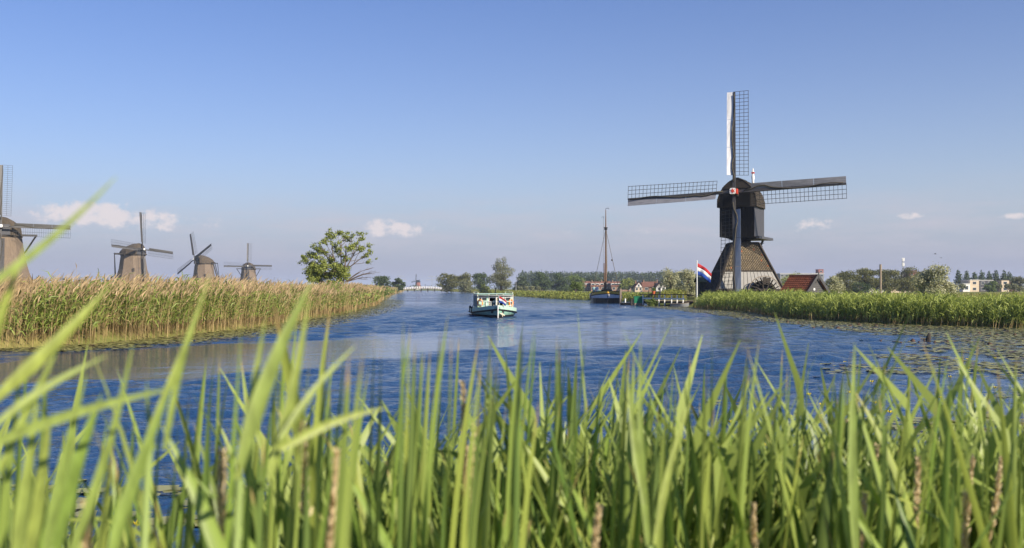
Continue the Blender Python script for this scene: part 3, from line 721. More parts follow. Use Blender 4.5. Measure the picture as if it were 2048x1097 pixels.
def tour_boat():
    th = R(4.5); stem = Vector((X(996, 63.5), 63.5, 0)); root = thing('tour_boat', 'mint green passenger boat heading up the canal with white bow rails', 'boat', (stem.x-5.5*math.sin(th), stem.y+5.5*math.cos(th), 0), th)
    ol = outline(11, 1.5, .40)
    sheer = lambda t: .40+.32*max(0, (t-.5)/.5)**1.6
    n = len(ol)-1
    m = MB(); loops = []
    for i, (b, y) in enumerate(ol):
        b = max(b, .03); s = sheer(i/n); loops.append([(-b, y, s), (-b*.97, y, s*.5), (-b*.86, y, .06), (-b*.4, y, -.32), (b*.4, y, -.32), (b*.86, y, .06), (b*.97, y, s*.5), (b, y, s)])
    m.loft(loops); m.build('hull', M_MINTD, root, smooth=False)
    m = MB()
    for s in (-1, 1):
        vs = []
        for i, (b, y) in enumerate(ol):
            b = max(b, .03)+.012; vs += [(s*b*.72, y-(.014 if i == n else 0), -.12), (s*b*.885, y-(.014 if i == n else 0), .09), (s*b*.93, y-(.014 if i == n else 0), .15+.03*i/n)]
        m.add(vs, [f for i in range(n) for f in ((3*i, 3*i+3, 3*i+4, 3*i+1), (3*i+1, 3*i+4, 3*i+5, 3*i+2))])
    m.build('waterline_band', M_HULLB, root)
    m = MB(); strip(m, ol, lambda t: sheer(t)-.17, lambda t: sheer(t)+.10, .012, .03); o = m.build('gunwale', M_MINT, root)
    so = o.modifiers.new('th', 'SOLIDIFY'); so.thickness = .06; so.offset = -1
    m = MB(); 
    for s in (-1, 1): m.tube([(s*(b+.03), y-(.03 if i == n else 0), sheer(i/n)-.18) for i, (b, y) in enumerate(ol)], .05, 6)
    m.build('rub_rail', M_RUB, root)
    m = MB(); m.bar((0, -5.56, -.1), (0, -5.60, sheer(1)+.10), .055, .07); m.build('stem_post', M_WHITE, root)
    m = MB(); m.bar((.12, -5.45, .30), (.42, -5.2, .16), .10, .06); m.bar((.30, -5.36, .34), (.30, -5.32, .08), .05, .05); m.build('anchor', M_CREAM, root)
    for s in (-1, 1):
        m = MB(); m.ring((s*.36, -5.07, sheer(.95)-.28), (s*.8, -.6, 0), .07, .03, 10, 5); m.build('hawse_hole', M_RUB, root)
    m = MB(); m.add([(-1.0, -3.4, .36), (1.0, -3.4, .36), (.12, -5.2, .5), (-.12, -5.2, .5)], [(0, 1, 2, 3)]); m.build('fore_deck', M_DECK, root)
    # cabin
    cw, y0, y1, zr, zd = 1.17, -2.75, 3.9, 1.50, .38
    m = MB(); m.box(-cw-.035, cw+.035, y0-.05, y1+.05, zr, zr+.03); m.build('cabin_roof', M_MINT, root)
    for s in (-1, 1):
        m = MB(); a, b = (.52, cw) if s > 0 else (-cw, -.42)
        m.box(a, b, y0, y0+.05, zd, zr-.42); m.box(a, a+.09, y0, y0+.05, zr-.42, zr); m.box(b-.16, b, y0, y0+.05, zr-.42, zr); m.box(a, b, y0, y0+.05, zr-.10, zr-.002)
        fp = m.build('front_panel', M_MINT, root)
        m = MB(); m.box(a+.09, b-.16, y0+.02, y0+.035, zr-.42, zr-.10); m.build('window', M_GLASS, fp)
        m = MB(); m.box(s*cw-.03 if s < 0 else cw-.005, s*cw+.005 if s < 0 else cw+.03, y0-.02, y0+.28, zd-.05, zr); m.build('corner_post', M_CREAM, root)
        ny = 5
        for i in range(ny):
            ya = y0+.30+(y1-y0-.3)*i/ny; yb = y0+.30+(y1-y0-.3)*(i+1)/ny-.08
            m = MB(); m.box(s*cw-.02, s*cw+.02, ya, yb, zd+.25, zr-.12); m.build('side_curtain', M_CANVAS, root)
            m = MB(); m.box(s*cw-.03, s*cw+.03, yb+.002, yb+.078, zd-.05, zr-.004); m.build('side_post', M_MINT, root)
        m = MB(); m.box(s*cw-.03, s*cw+.03, y0+.30, y1, zd-.1, zd+.248); m.build('side_board', M_MINT, root)
        m = MB(); m.box(s*cw-.035, s*cw+.035, y0+.3, y1, zr-.115, zr-.003); m.build('side_beam', M_CREAM, root)
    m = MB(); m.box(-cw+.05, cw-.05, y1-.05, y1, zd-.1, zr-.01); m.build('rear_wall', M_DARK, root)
    m = MB(); m.box(-cw+.04, cw-.04, y0+.1, y1-.06, -.28, -.25); m.build('cabin_floor', M_DECK, root)
    for i in range(4):
        for s in (-1, 1):
            m = MB(); ya = y0+1.6+i*1.1; m.box(s*.72-.36, s*.72+.36, ya, ya+.4, -.24, .3); m.box(s*.72-.36, s*.72+.36, ya+.36, ya+.44, .3, .8); m.build('bench_seat', M_SEAT, root)
    m = MB(); m.box(-.40, .50, y0+.02, y0+.06, zd-.1, .62); m.build('dashboard', M_SEAT, root)
    # bow rail
    m = MB(); zt = 1.30
    path = [(-1.12, -2.9), (-.95, -3.6), (-.55, -4.5), (-.1, -5.1), (.1, -5.1), (.55, -4.5), (.95, -3.6), (1.12, -2.9)]
    for z in (zt, 1.02, .76): m.tube([(x, y, z) for x, y in path], .015, 6)
    for x, y in path: m.tube([(x, y, .5), (x, y, zt)], .017, 6)
    m.build('bow_rail', M_WHITE, root)
    m = MB(); m.tube([(-.62, y0-.06, .5), (-.62, y0-.06, 1.02), (-.30, y0-.06, 1.02), (-.30, y0-.06, .5)], .025, 6); m.build('boarding_rail', M_WHITE, root)
    m = MB()
    for s in (-1, 1): m.tube([(s*(cw-.02), y0-.03, zr+.03), (s*(cw-.02), y0-.03, zr+.14), (s*(cw-.02), y1, zr+.14), (s*(cw-.02), y1, zr+.03)], .014, 5)
    m.build('roof_rail', M_WHITE, root)
    for xx, w_ in ((-.86, .2), (.80, .2)):
        m = MB(); m.box(xx-w_, xx+w_, y0-.012, y0-.003, zd+.08, .86); pn = m.build('front_inset', M_MINTD, root)
        m = MB(); m.box(xx-w_+.05, xx+w_-.05, y0-.02, y0-.013, zd+.13, .81); m.build('inset_panel', M_MINT, pn)
    for xx in (-.42, .1, .52): m = MB(); m.box(xx-.025, xx+.025, y0-.04, y0-.008, zd, zr-.003); m.build('door_post', M_CREAM, root)
    m = MB(); m.tube([(-cw+.02, y0-.12, zr-.10), (cw-.02, y0-.12, zr-.10)], .05, 8); m.build('rolled_awning', M_CANVAS, root, smooth=True)
    m = MB(); m.tube([(-.5, -4.4, .62), (-.35, -4.55, .60), (-.2, -4.4, .63), (-.35, -4.3, .66), (-.48, -4.45, .68)], .03, 6); m.build('rope_coil', M_WOOD, root)
    m = MB(); m.tube([(-.2, -4.9, .6), (-.2, -4.9, .78)], .06, 8); m.tube([(.2, -4.9, .6), (.2, -4.9, .78)], .06, 8); m.build('bollard', M_RUB, root)
    Mw = root.matrix_basis
    Mw = Matrix.Translation(root.location) @ Matrix.Rotation(th, 4, 'Z')
    for s, lb in ((-1, 'orange lifebuoy on the shaded side of the green boat cabin'), (1, 'orange lifebuoy on the sunlit side of the green boat cabin')):
        p = Mw @ Vector((s*1.02, y0-.24, .93))
        b = thing('lifebuoy', lb, 'lifebuoy', p, th+s*R(48), 'lifebuoys on the boat')
        m = MB(); m.ring((0, 0, 0), (0, 1, 0), .20, .06, 20, 8); bo = m.build('ring', M_ORANGE, b, smooth=True)
        for k in range(4):
            a = math.pi/4+k*math.pi/2; m = MB(); m.ring((.20*math.cos(a), 0, .20*math.sin(a)), (-math.sin(a), 0, math.cos(a)), .058, .014, 10, 5); m.build('band', M_WHITE, b)
    p = Mw @ Vector((.10, -5.15, 1.28)); f = thing('boat_flag', 'small striped flag hanging from the bow rail of the green boat', 'flag', p, th)
    flag_stripes(f, .40, .55, .32, .10, 6, amp=.05)
    m = MB(); m.tube([(0, 0, -.15), (-.03, 0, .14)], .012, 5); m.build('staff', M_WHITE, f)
    for yy, lb in ((2.3, 'black fender hanging at the stern quarter of the green boat'), (-1.2, 'black fender ring hanging amidships on the green boat')):
        p = Mw @ Vector((-1.50, yy, .42)); f = thing('fender', lb, 'fender', p, th, 'boat fenders')
        m = MB(); m.ring((0, 0, 0), (1, 0, 0), .19, .07, 16, 6); m.build('tyre', M_RUB, f, smooth=True)
        m = MB(); m.tube([(0, 0, .2), (.12, 0, .42)], .012, 5); m.build('rope', M_WOOD, f)
    person('skipper in pale blue shirt standing in the dark opening of the green boat', Mw @ Vector((.12, y0+.75, -.25)), th, M_SH1, M_JEAN, M_HAIR, ((-.2, -.30, 1.05), (.2, -.30, 1.05)), 1.62)
tour_boat()

# ------------------------------------------------------------------ moored sailing barge
M_BLK = material('black_hull', (.014, .014, .015), .35, .3, 3, .05, .5); M_BWH = material('barge_white', (.62, .60, .60), .5, .12, 4); M_YEL = material('ochre_yellow_paint', (.62, .36, .04), .45, .12, 4)
M_TEAL = material('teal_paint', (.05, .26, .25), .45, .15, 4); M_MAST = material('varnished_mast', (.15, .085, .045), .45, .25, 3, .1, .5, stretch=(4, 4, .4)); M_ROPE = material('rope', (.16, .14, .11), .9, .2, 6)
def barge():
    th = R(-3.5); Lb = 17.0; bow = Vector((X(1215, 126), 126, 0)); root = thing('sailing_barge', 'black and white sailing barge with tall bare mast moored by the jetty', 'barge', (bow.x-Lb/2*math.sin(th), bow.y+Lb/2*math.cos(th), 0), th)
    ol = outline(Lb, 1.92, .16, 26)
    n = len(ol)-1
    sh = lambda t: .95+.62*max(0, (t-.45)/.55)**2+.25*max(0, (.25-t)/.25)
    m = MB(); loops = []
    for i, (b, y) in enumerate(ol):
        b = max(b, .08); s = sh(i/n)-.08; loops.append([(-b*.98, y, s), (-b, y, s*.6), (-b*.95, y, .0), (-b*.7, y, -.5), (b*.7, y, -.5), (b*.95, y, .0), (b, y, s*.6), (b*.98, y, s)])
    m.loft(loops); m.build('hull', M_BLK, root)
    tb = lambda t: min(1, max(0, (t-.80)/.2))
    half = [(b, y) for b, y in ol if True]
    def bow_part(t0): 
        k = int(t0*n); return k
    def strip_from(k0, k1, zlo, zhi, olo, ohi, name, mt):
        m = MB()
        for s in (-1, 1):
            vs = []
            for i in range(k0, k1+1):
                b, y = ol[i]; t = i/n
                f = 1 if t > .88 else 0
                for z, o in ((zlo(t), olo), (zhi(t), ohi)): vs.append((s*(b+o), y-o*f, z))
            m.add(vs, [(2*i, 2*i+2, 2*i+3, 2*i+1) for i in range(k1-k0)])
        o = m.build(name, mt, root); so = o.modifiers.new('t', 'SOLIDIFY'); so.thickness = .05; so.offset = 0
    kb = int(.84*n)
    strip_from(kb, n, lambda t: .66, lambda t: sh(t)-.405, .03, .05, 'bow_band', M_BWH)
    strip_from(0, n, lambda t: sh(t)-.40, lambda t: sh(t)-.29, .06, .07, 'rubbing_strake', M_RUB)
    strip_from(kb-1, n, lambda t: sh(t)-.29, lambda t: sh(t)+.02, .03, .0, 'bow_strake', M_YEL)
    strip_from(0, kb-1, lambda t: sh(t)-.29, lambda t: sh(t)+.02, .03, .0, 'side_strake', M_TEAL)
    strip_from(0, n, lambda t: sh(t)+.02, lambda t: sh(t)+.08, .03, .03, 'cap_rail', M_RUB)
    m = MB(); m.box(-1.25, 1.25, -3.2, 4.6, .8, 1.35); m.build('hatch_cover', M_TEAL, root)
    m = MB(); m.box(-1.15, 1.15, 4.9, 7.0, .8, 1.62); cab = m.build('deckhouse', M_TEAL, root)
    m = MB(); m.box(-1.2, 1.2, 4.85, 7.05, 1.62, 1.68); m.build('deckhouse_roof', M_BWH, cab)
    m = MB(); m.box(-.7, -.25, -5.4, -4.9, 1.2, 1.75); m.box(.25, .7, -5.4, -4.9, 1.2, 1.75); m.tube([(-.25, -5.15, 1.62), (.25, -5.15, 1.62)], .16, 8); m.build('windlass', M_WOODD, root)
    zt = Zp(419, 130); mx = X(1211, 130)-X(1212, 130); my = -3.9
    m = MB(); m.tube([(mx, my, .8), (mx, my, 4), (mx, my+.03, 9.6), (mx, my+.04, zt)], [.125, .12, .095, .045], 8); mast = m.build('mast', M_MAST, root)
    m = MB(); m.tube([(mx, my, 9.55), (mx, my, 9.9)], [.2, .2], 8); m.bar((mx-.25, my, 9.85), (mx+.25, my, 9.85), .1, .1); m.build('mast_band', M_RUB, mast)
    m = MB(); m.tube([(mx, my, zt), (mx, my, zt+.15), (mx+.35, my, zt+.20), (mx+.42, my, zt+.05)], .03, 5); m.build('wind_vane', M_RUB, mast)
    m = MB(); m.tube([(mx-.55, my, zt-1.05), (mx-.3, my, zt-.85), (mx-.25, my, zt-1.1)], .02, 5); m.build('gaff_hook', M_RUB, mast)
    for sx, sy in ((-1.85, -2.2), (1.85, -2.2), (-1.85, -3.0), (1.85, -3.0)):
        m = MB(); m.tube([(mx, my, 9.7), (sx, sy, 1.1)], .022, 4); m.build('shroud', M_ROPE, mast)
    m = MB(); m.tube([(mx, my, 9.7), (0, -8.5, 1.65)], .025, 4); m.build('forestay', M_ROPE, mast)
    m = MB(); m.tube([(mx-.3, my, zt-1.0), (mx-.34, my, 1.3)], .015, 4); m.tube([(mx+.12, my-.1, 9.5), (mx+.2, my-.1, 1.4)], .02, 4); m.build('halyard', M_ROPE, mast)
    m = MB(); m.ball((.75, my+.3, 5.6), .10, .10, .16, 8, 5); m.build('block', M_WOODD, mast)
    m = MB(); m.tube([(mx-.18, my-.1, 1.5), (mx-.22, my-.1, 5.2)], [.07, .05], 6); m.build('spar', M_MAST, root)
    for s in (-1, 1):
        m = MB(); pts = [(s*2.05, .2+1.9*u, 1.15-.75*v) for u, v in ((0, .1), (.35, 0), (.5, .05), (1.0, .55), (1.0, .9), (.7, 1), (.2, .75))]
        m.hexa([Vector(p)-Vector((.04, 0, 0)) for p in pts], [Vector(p)+Vector((.04, 0, 0)) for p in pts]); m.build('leeboard', M_BWH, root)
    m = MB(); m.box(-.06, .06, Lb/2-.02, Lb/2+.75, -.4, 1.35); m.build('rudder', M_BLK, root)
    Mw = Matrix.Translation(root.location) @ Matrix.Rotation(th, 4, 'Z')
    f = thing('fender', 'grey tyre fender hanging on the side of the black barge', 'fender', Mw @ Vector((-2.02, -4.6, .85)), th)
    m = MB(); m.ring((0, 0, 0), (1, 0, .1), .26, .09, 16, 6); m.build('tyre', M_CANVAS, f, smooth=True)
    m = MB(); m.tube([(.02, 0, .3), (.16, 0, .62)], .015, 5); m.build('rope', M_ROPE, f)
    person('crew member in white shirt standing on the barge deck', Mw @ Vector((-1.25, -4.2, .55)), th+.4, M_SH2, M_JEAN, M_HAIR2)
    person('crew member in teal shirt leaning by the barge rail', Mw @ Vector((-1.62, -3.4, .52)), th-.3, M_SH3, M_JEAN, M_HAIR)
barge()

# ------------------------------------------------------------------ jetty and what stands there
M_GREEN = material('green_paint', (.012, .16, .075), .45, .15, 3); M_CLAY = material('terracotta', (.50, .12, .04), .7, .15, 4); M_OLIVE = material('mossy_roof', (.16, .15, .06), .9, .3, 4, .3); M_GRNBLK = material('green_black_boards', (.012, .03, .027), .6, .3, 3, .2, stretch=(6, 6, .6))
JA, JB = Vector((14.0, 109.2, 0)), Vector((18.6, 101.0, 0))
def jpt(px):
    lo, hi = -.2, 1.3
    for _ in range(40):
        t = (lo+hi)/2; p = JA.lerp(JB, t)
        if CX+F*p.x/p.y < px: lo = t
        else: hi = t
    return JA.lerp(JB, lo)
def jetty():
    root = thing('jetty', 'low timber jetty with white railing posts beside the green box', 'jetty', JA)
    t = (JB-JA).normalized(); nrm = Vector((-t.y, t.x, 0)); L = (JB-JA).length
    if nrm.y < 0: nrm = -nrm
    np_ = 34
    for i in range(np_):
        a = t*(L*i/np_+.02); b = t*(L*(i+1)/np_-.015); m = MB(); z = .52+.006*(i % 3)
        m.hexa([a+Vector((0, 0, z)), b+Vector((0, 0, z)), b+nrm*2.0+Vector((0, 0, z)), a+nrm*2.0+Vector((0, 0, z))], [a+Vector((0, 0, z+.06)), b+Vector((0, 0, z+.06)), b+nrm*2.0+Vector((0, 0, z+.06)), a+nrm*2.0+Vector((0, 0, z+.06))])
        m.build('plank', M_WOOD, root)
    m = MB(); m.bar(Vector((0, 0, .42))+nrm*.05, t*L+Vector((0, 0, .42))+nrm*.05, .12, .18); m.build('beam', M_WOODD, root)
    for px in (1287, 1319, 1330.5, 1344.5, 1355.5, 1367.5, 1379, 1390):
        p = jpt(px)-JA; m = MB(); m.bar(p+Vector((0, 0, -.6)), p+Vector((0, 0, .50)), .11, .11); m.build('pile', M_WOODD, root)
        if px < 1375:
            m = MB(); m.bar(p-nrm*.08+Vector((0, 0, .05)), p-nrm*.08+Vector((0, 0, 1.2)), .10, .10); m.build('post', M_WHITE, root)
    e = jpt(1383)-JA; s0 = jpt(1281)-JA
    m = MB(); m.bar(s0+Vector((0, 0, 1.24)), e+Vector((0, 0, 1.24)), .22, .08); m.build('handrail', M_WOODD, root)
    e2 = jpt(1372)-JA; s2 = jpt(1287)-JA
    m = MB(); m.bar(s2-nrm*.16+Vector((0, 0, .80)), e2-nrm*.16+Vector((0, 0, .80)), .04, .15); m.build('middle_rail', M_WHITE, root)
    for i in range(5):
        m = MB(); q = jpt(1376)-JA; w = jpt(1391)-JA; z = .55+i*.15; m.bar(q-nrm*.1+Vector((0, 0, z)), w-nrm*.1+Vector((0, 0, z)), .04, .09); m.build('slat', M_WOODD, root)
    # green box on its timber foot
    d = 109; b = thing('green_box', 'bright green box on timber feet at the end of the jetty', 'box', (X(1277, d), d, 0))
    m = MB(); m.box(-.5, .5, -.35, .35, .28, .98); m.build('body', M_GREEN, b)
    m = MB(); m.box(-.54, .54, -.39, .39, .98, 1.04); m.build('lid', M_GREEN, b)
    for x0, x1 in ((-.46, -.02), (.02, .46)): m = MB(); m.box(x0, x1, -.36, .33, -.4, .275); m.build('foot', M_WOOD, b)
    m = MB(); m.box(-.85, -.62, -.2, .05, -.4, .75); m.build('pile', M_WOODD, b)
    def post(name, label, px, ytop, d, w, mt, z0=-.5, cat='post', rnd_=False):
        p = thing(name, label, cat, (X(px, d), d, 0)); m = MB(); zt = Zp(ytop, d)
        m.tube([(0, 0, z0), (0, 0, zt-.06), (0, 0, zt)], [w/2, w/2, w*.42], 8); m.build('shaft', mt, p)
        m = MB(); m.tube([(0, 0, zt), (0, 0, zt+.03)], [w*.5, w*.5], 8); m.build('cap', mt, p); return p
    post('mooring_post', 'tall grey timber mooring post at the bow of the barge', 1241, 578, 123.5, .28, M_WOOD)
    post('mooring_post', 'short white mooring post between barge and green box', 1250.5, 598, 114, .16, M_WHITE)
    post('lamp_post', 'black post rising behind the jetty next to the clay pot', 1310, 566, 112, .16, M_DARK, .3)
    post('fence_post', 'dark slim post right of the clay pot on the jetty', 1320, 575, 112, .16, M_JEAN, .3)
    post('power_pole', 'lone grey wooden pole standing behind the reeds on the right', 1761, 530, 72, .17, M_WOOD, .3, 'pole')
    post('channel_post', 'small dark post on the grassy bank behind the boat', 991, 576, 215, .22, M_DARK, 0)
    r = thing('pot_frame', 'dark open timber frame beside the clay flower pot', 'frame', (X(1297.5, 111), 111, .4)); 
    for xx in (0, .72): m = MB(); m.bar((xx, 0, 0), (xx, 0, Zp(577, 111)-.4), .07, .07); m.build('upright', M_DARK, r)
    m = MB(); m.bar((-.05, 0, Zp(577, 111)-.36), (.78, 0, Zp(577, 111)-.36), .08, .07); m.build('top_bar', M_DARK, r)
    d = 107.5; p = thing('flower_pot', 'terracotta flower pot with green plant above the jetty rail', 'pot', (X(1307, d), d, 1.24))
    m = MB(); m.loft([[(r_*math.cos(k*math.pi/6), r_*math.sin(k*math.pi/6), z) for k in range(12)] for r_, z in ((.12, 0), (.17, .2), (.20, .3), (.20, .34))]); m.build('pot', M_CLAY, p)
    leaves(p, 'plant', [(0, 0, .5, .26, .26, .22)], 160, .10, M_LEAF_MID, 3)
    pl = thing('jetty_stand', 'slim timber stand under the clay pot behind the railing', 'stand', (X(1307, d), d, .5)); m = MB(); m.box(-.25, .25, -.25, .25, .68, .735); m.build('top', M_WOODD, pl)
    for sx in (-.2, .2):
        for sy in (-.2, .2): m = MB(); m.bar((sx, sy, 0), (sx, sy, .68), .05, .05); m.build('leg', M_WOODD, pl)
    # rowing boats
    def rowboat(label, px, d, rz, L_, w, mt, mt2, h=.42):
        r = thing('rowing_boat', label, 'rowboat', (X(px, d), d, 0), rz); ol = outline(L_, w/2, .45, 12, .75); n = len(ol)-1; m = MB(); loops = []
        for i, (b, y) in enumerate(ol): b = max(b, .03); s = h+.12*(i/n)**2; loops.append([(-b, y, s), (-b*.8, y, -.08), (b*.8, y, -.08), (b, y, s), (b*.86, y, s-.02), (b*.66, y, .06), (-b*.66, y, .06), (-b*.86, y, s-.02)])
        m.loft(loops); m.build('hull', mt, r)
        for k in (-.15, .2): m = MB(); m.box(-w*.42, w*.42, L_*k-.1, L_*k+.1, h-.12, h-.08); m.build('thwart', mt2, r)
        m = MB()
        for s in (-1, 1): m.tube([(s*b, y, h+.01+.12*(i/n)**2) for i, (b, y) in enumerate(ol)], .03, 5)
        m.build('gunwale', mt2, r)
    rowboat('grey rowing boat with brown thwarts moored under the jetty rail', 1360, 101.0, R(62), 1.9, .95, M_CANVAS, M_WOOD, .30)
    rowboat('low dark punt between the white mooring post and green box', 1256, 112.5, R(80), 1.7, .8, M_BLK, M_WOODD, .22)

# ------------------------------------------------------------------ foliage
def leaf_mat(name, c, c2, trans=.3, rough=.55): return material(name, c, rough, .3, .6, 0, .3, color2=c2, island=.65, trans=trans)
M_LEAF_MID = leaf_mat('leaf_mid_green', (.18, .235, .05), (.085, .13, .028))
M_LEAF_SUN = leaf_mat('leaf_yellow_green', (.33, .37, .08), (.15, .19, .04))
M_LEAF_DARK = leaf_mat('leaf_dark_green', (.095, .135, .045), (.05, .08, .028))
M_LEAF_OLIVE = leaf_mat('leaf_olive', (.20, .20, .065), (.095, .105, .035))
M_LEAF_SILVER = leaf_mat('leaf_silver', (.56, .55, .36), (.22, .24, .11))
M_LEAF_WILLOW = leaf_mat('leaf_grey_willow', (.27, .275, .15), (.13, .145, .065))
M_LEAF_FAR = leaf_mat('leaf_far_green', (.09, .12, .05), (.05, .075, .032))
M_BARK = material('bark', (.13, .10, .075), .9, .3, 4, .5, .1)
def leaves(parent, name, blobs, n, size, mt, seed, upright=0.0, hollow=.45):
    """leaf-sized folded faces through the volume of lumpy blobs (x,y,z,rx,ry,rz)"""
    g = np.random.default_rng(seed); B = np.array(blobs, float); vol = (B[:, 3]*B[:, 4]*B[:, 5])**.75; k = g.choice(len(B), n, p=vol/vol.sum())
    d = g.normal(size=(n, 3)); d /= np.linalg.norm(d, axis=1, keepdims=True)
    r = (hollow+(1-hollow)*g.random(n)**.6)*(1+.16*g.normal(size=n)); c = B[k, :3]+d*r[:, None]*B[k, 3:]
    s = size*(.6+.8*g.random(n))
    t = g.normal(size=(n, 3)); t[:, 2] += upright; t /= np.linalg.norm(t, axis=1, keepdims=True)
    nr = d+.8*g.normal(size=(n, 3)); u = np.cross(t, nr); u /= np.maximum(np.linalg.norm(u, axis=1, keepdims=True), 1e-6)
    a = c-t*s[:, None]*.6; b = c+t*s[:, None]*.6; w = u*(s*.34)[:, None]; bend = np.cross(u, t)*(s*.14)[:, None]
    v = np.stack([a, c+w+bend, b, c-w+bend], 1).reshape(-1, 3); q = np.arange(n*4).reshape(-1, 4)
    return quads_object(name, v, q, mt, None, parent)
def tree(label, px, ytop, wpx, d, ground, mt, n=1600, seed=1, kind='round', group=None, ybot=None, name='tree', leaf=None):
    gz = ground; zt = Zp(ytop, d); w = wpx/F*d/2*(1.14 if kind == 'round' else 1.25 if kind in ('cone', 'tall') else 1); H = zt-gz; rnd = random.Random(seed)
    root = thing(name, label, 'tree' if name != 'shrub' else 'shrub', (X(px, d), d, gz), 0, group)
    blobs = []
    if kind == 'cone':
        for i in range(7): t = i/6; blobs.append((rnd.uniform(-.1, .1)*w, rnd.uniform(-.1, .1)*w, H*(.12+.76*t), w*(1-.78*t**1.4)*.95+.1*w, w*(1-.78*t**1.4)*.95+.1*w, H*.13))
    elif kind == 'shrub':
        for i in range(26):
            a = rnd.uniform(0, 2*math.pi); q = rnd.random()**.5*.72; z = rnd.uniform(.06, .86); sh = math.sqrt(max(.08, 1-((z-.34)/.66)**2)) if z > .34 else 1-.25*(.34-z)/.34
            blobs.append((math.cos(a)*w*q*sh, math.sin(a)*w*q*sh, H*z, w*rnd.uniform(.22, .36), w*rnd.uniform(.22, .36), H*rnd.uniform(.10, .17)))
    elif kind == 'tall':
        for i in range(22):
            z = rnd.uniform(.12, .92); sh = (math.sin(math.pi*min(1, z*.92+.10))**.7); a = rnd.uniform(0, 2*math.pi); q = rnd.random()**.5*.6
            blobs.append((math.cos(a)*w*q*sh, math.sin(a)*w*q*sh, H*z, w*rnd.uniform(.26, .4)*max(.5, sh), w*rnd.uniform(.26, .4)*max(.5, sh), H*rnd.uniform(.07, .12)))
    elif kind == 'ball':
        for i in range(8): a = i*math.pi/4; blobs.append((math.cos(a)*w*.45, math.sin(a)*w*.45, H*rnd.uniform(.5, .72), w*.52, w*.52, H*.26))
    else:
        for i in range(24):
            z = rnd.uniform(.10, .87); sh = math.sqrt(max(.1, 1-((z-.45)/.55)**2)); a = rnd.uniform(0, 2*math.pi); q = rnd.random()**.5*.68
            blobs.append((math.cos(a)*w*q*sh, math.sin(a)*w*q*sh, H*z, w*rnd.uniform(.28, .44), w*rnd.uniform(.28, .44), H*rnd.uniform(.10, .17)))
    m = MB(); tr = max(.05, .035*H)
    m.tube([(0, 0, -.3), (rnd.uniform(-.05, .05)*w, 0, H*.35), (rnd.uniform(-.1, .1)*w, 0, H*.75)], [tr, tr*.8, tr*.25], 6)
    for b in blobs[::3]:
        z0 = H*rnd.uniform(.2, .45); m.tube([(0, 0, z0), (b[0]*.5, b[1]*.5, (z0+b[2])/2+.05*H), (b[0], b[1], b[2])], [tr*.45, tr*.3, tr*.1], 4)
    m.build('trunk', M_BARK, root)
    leaves(root, 'crown', blobs, int(n*(2.0 if kind in ('round', 'tall', 'cone') else 1.0)), leaf or max(.11, d*.0011), mt, seed, upright=.8 if kind in ('tall', 'cone') else .2)
    return root
jetty()
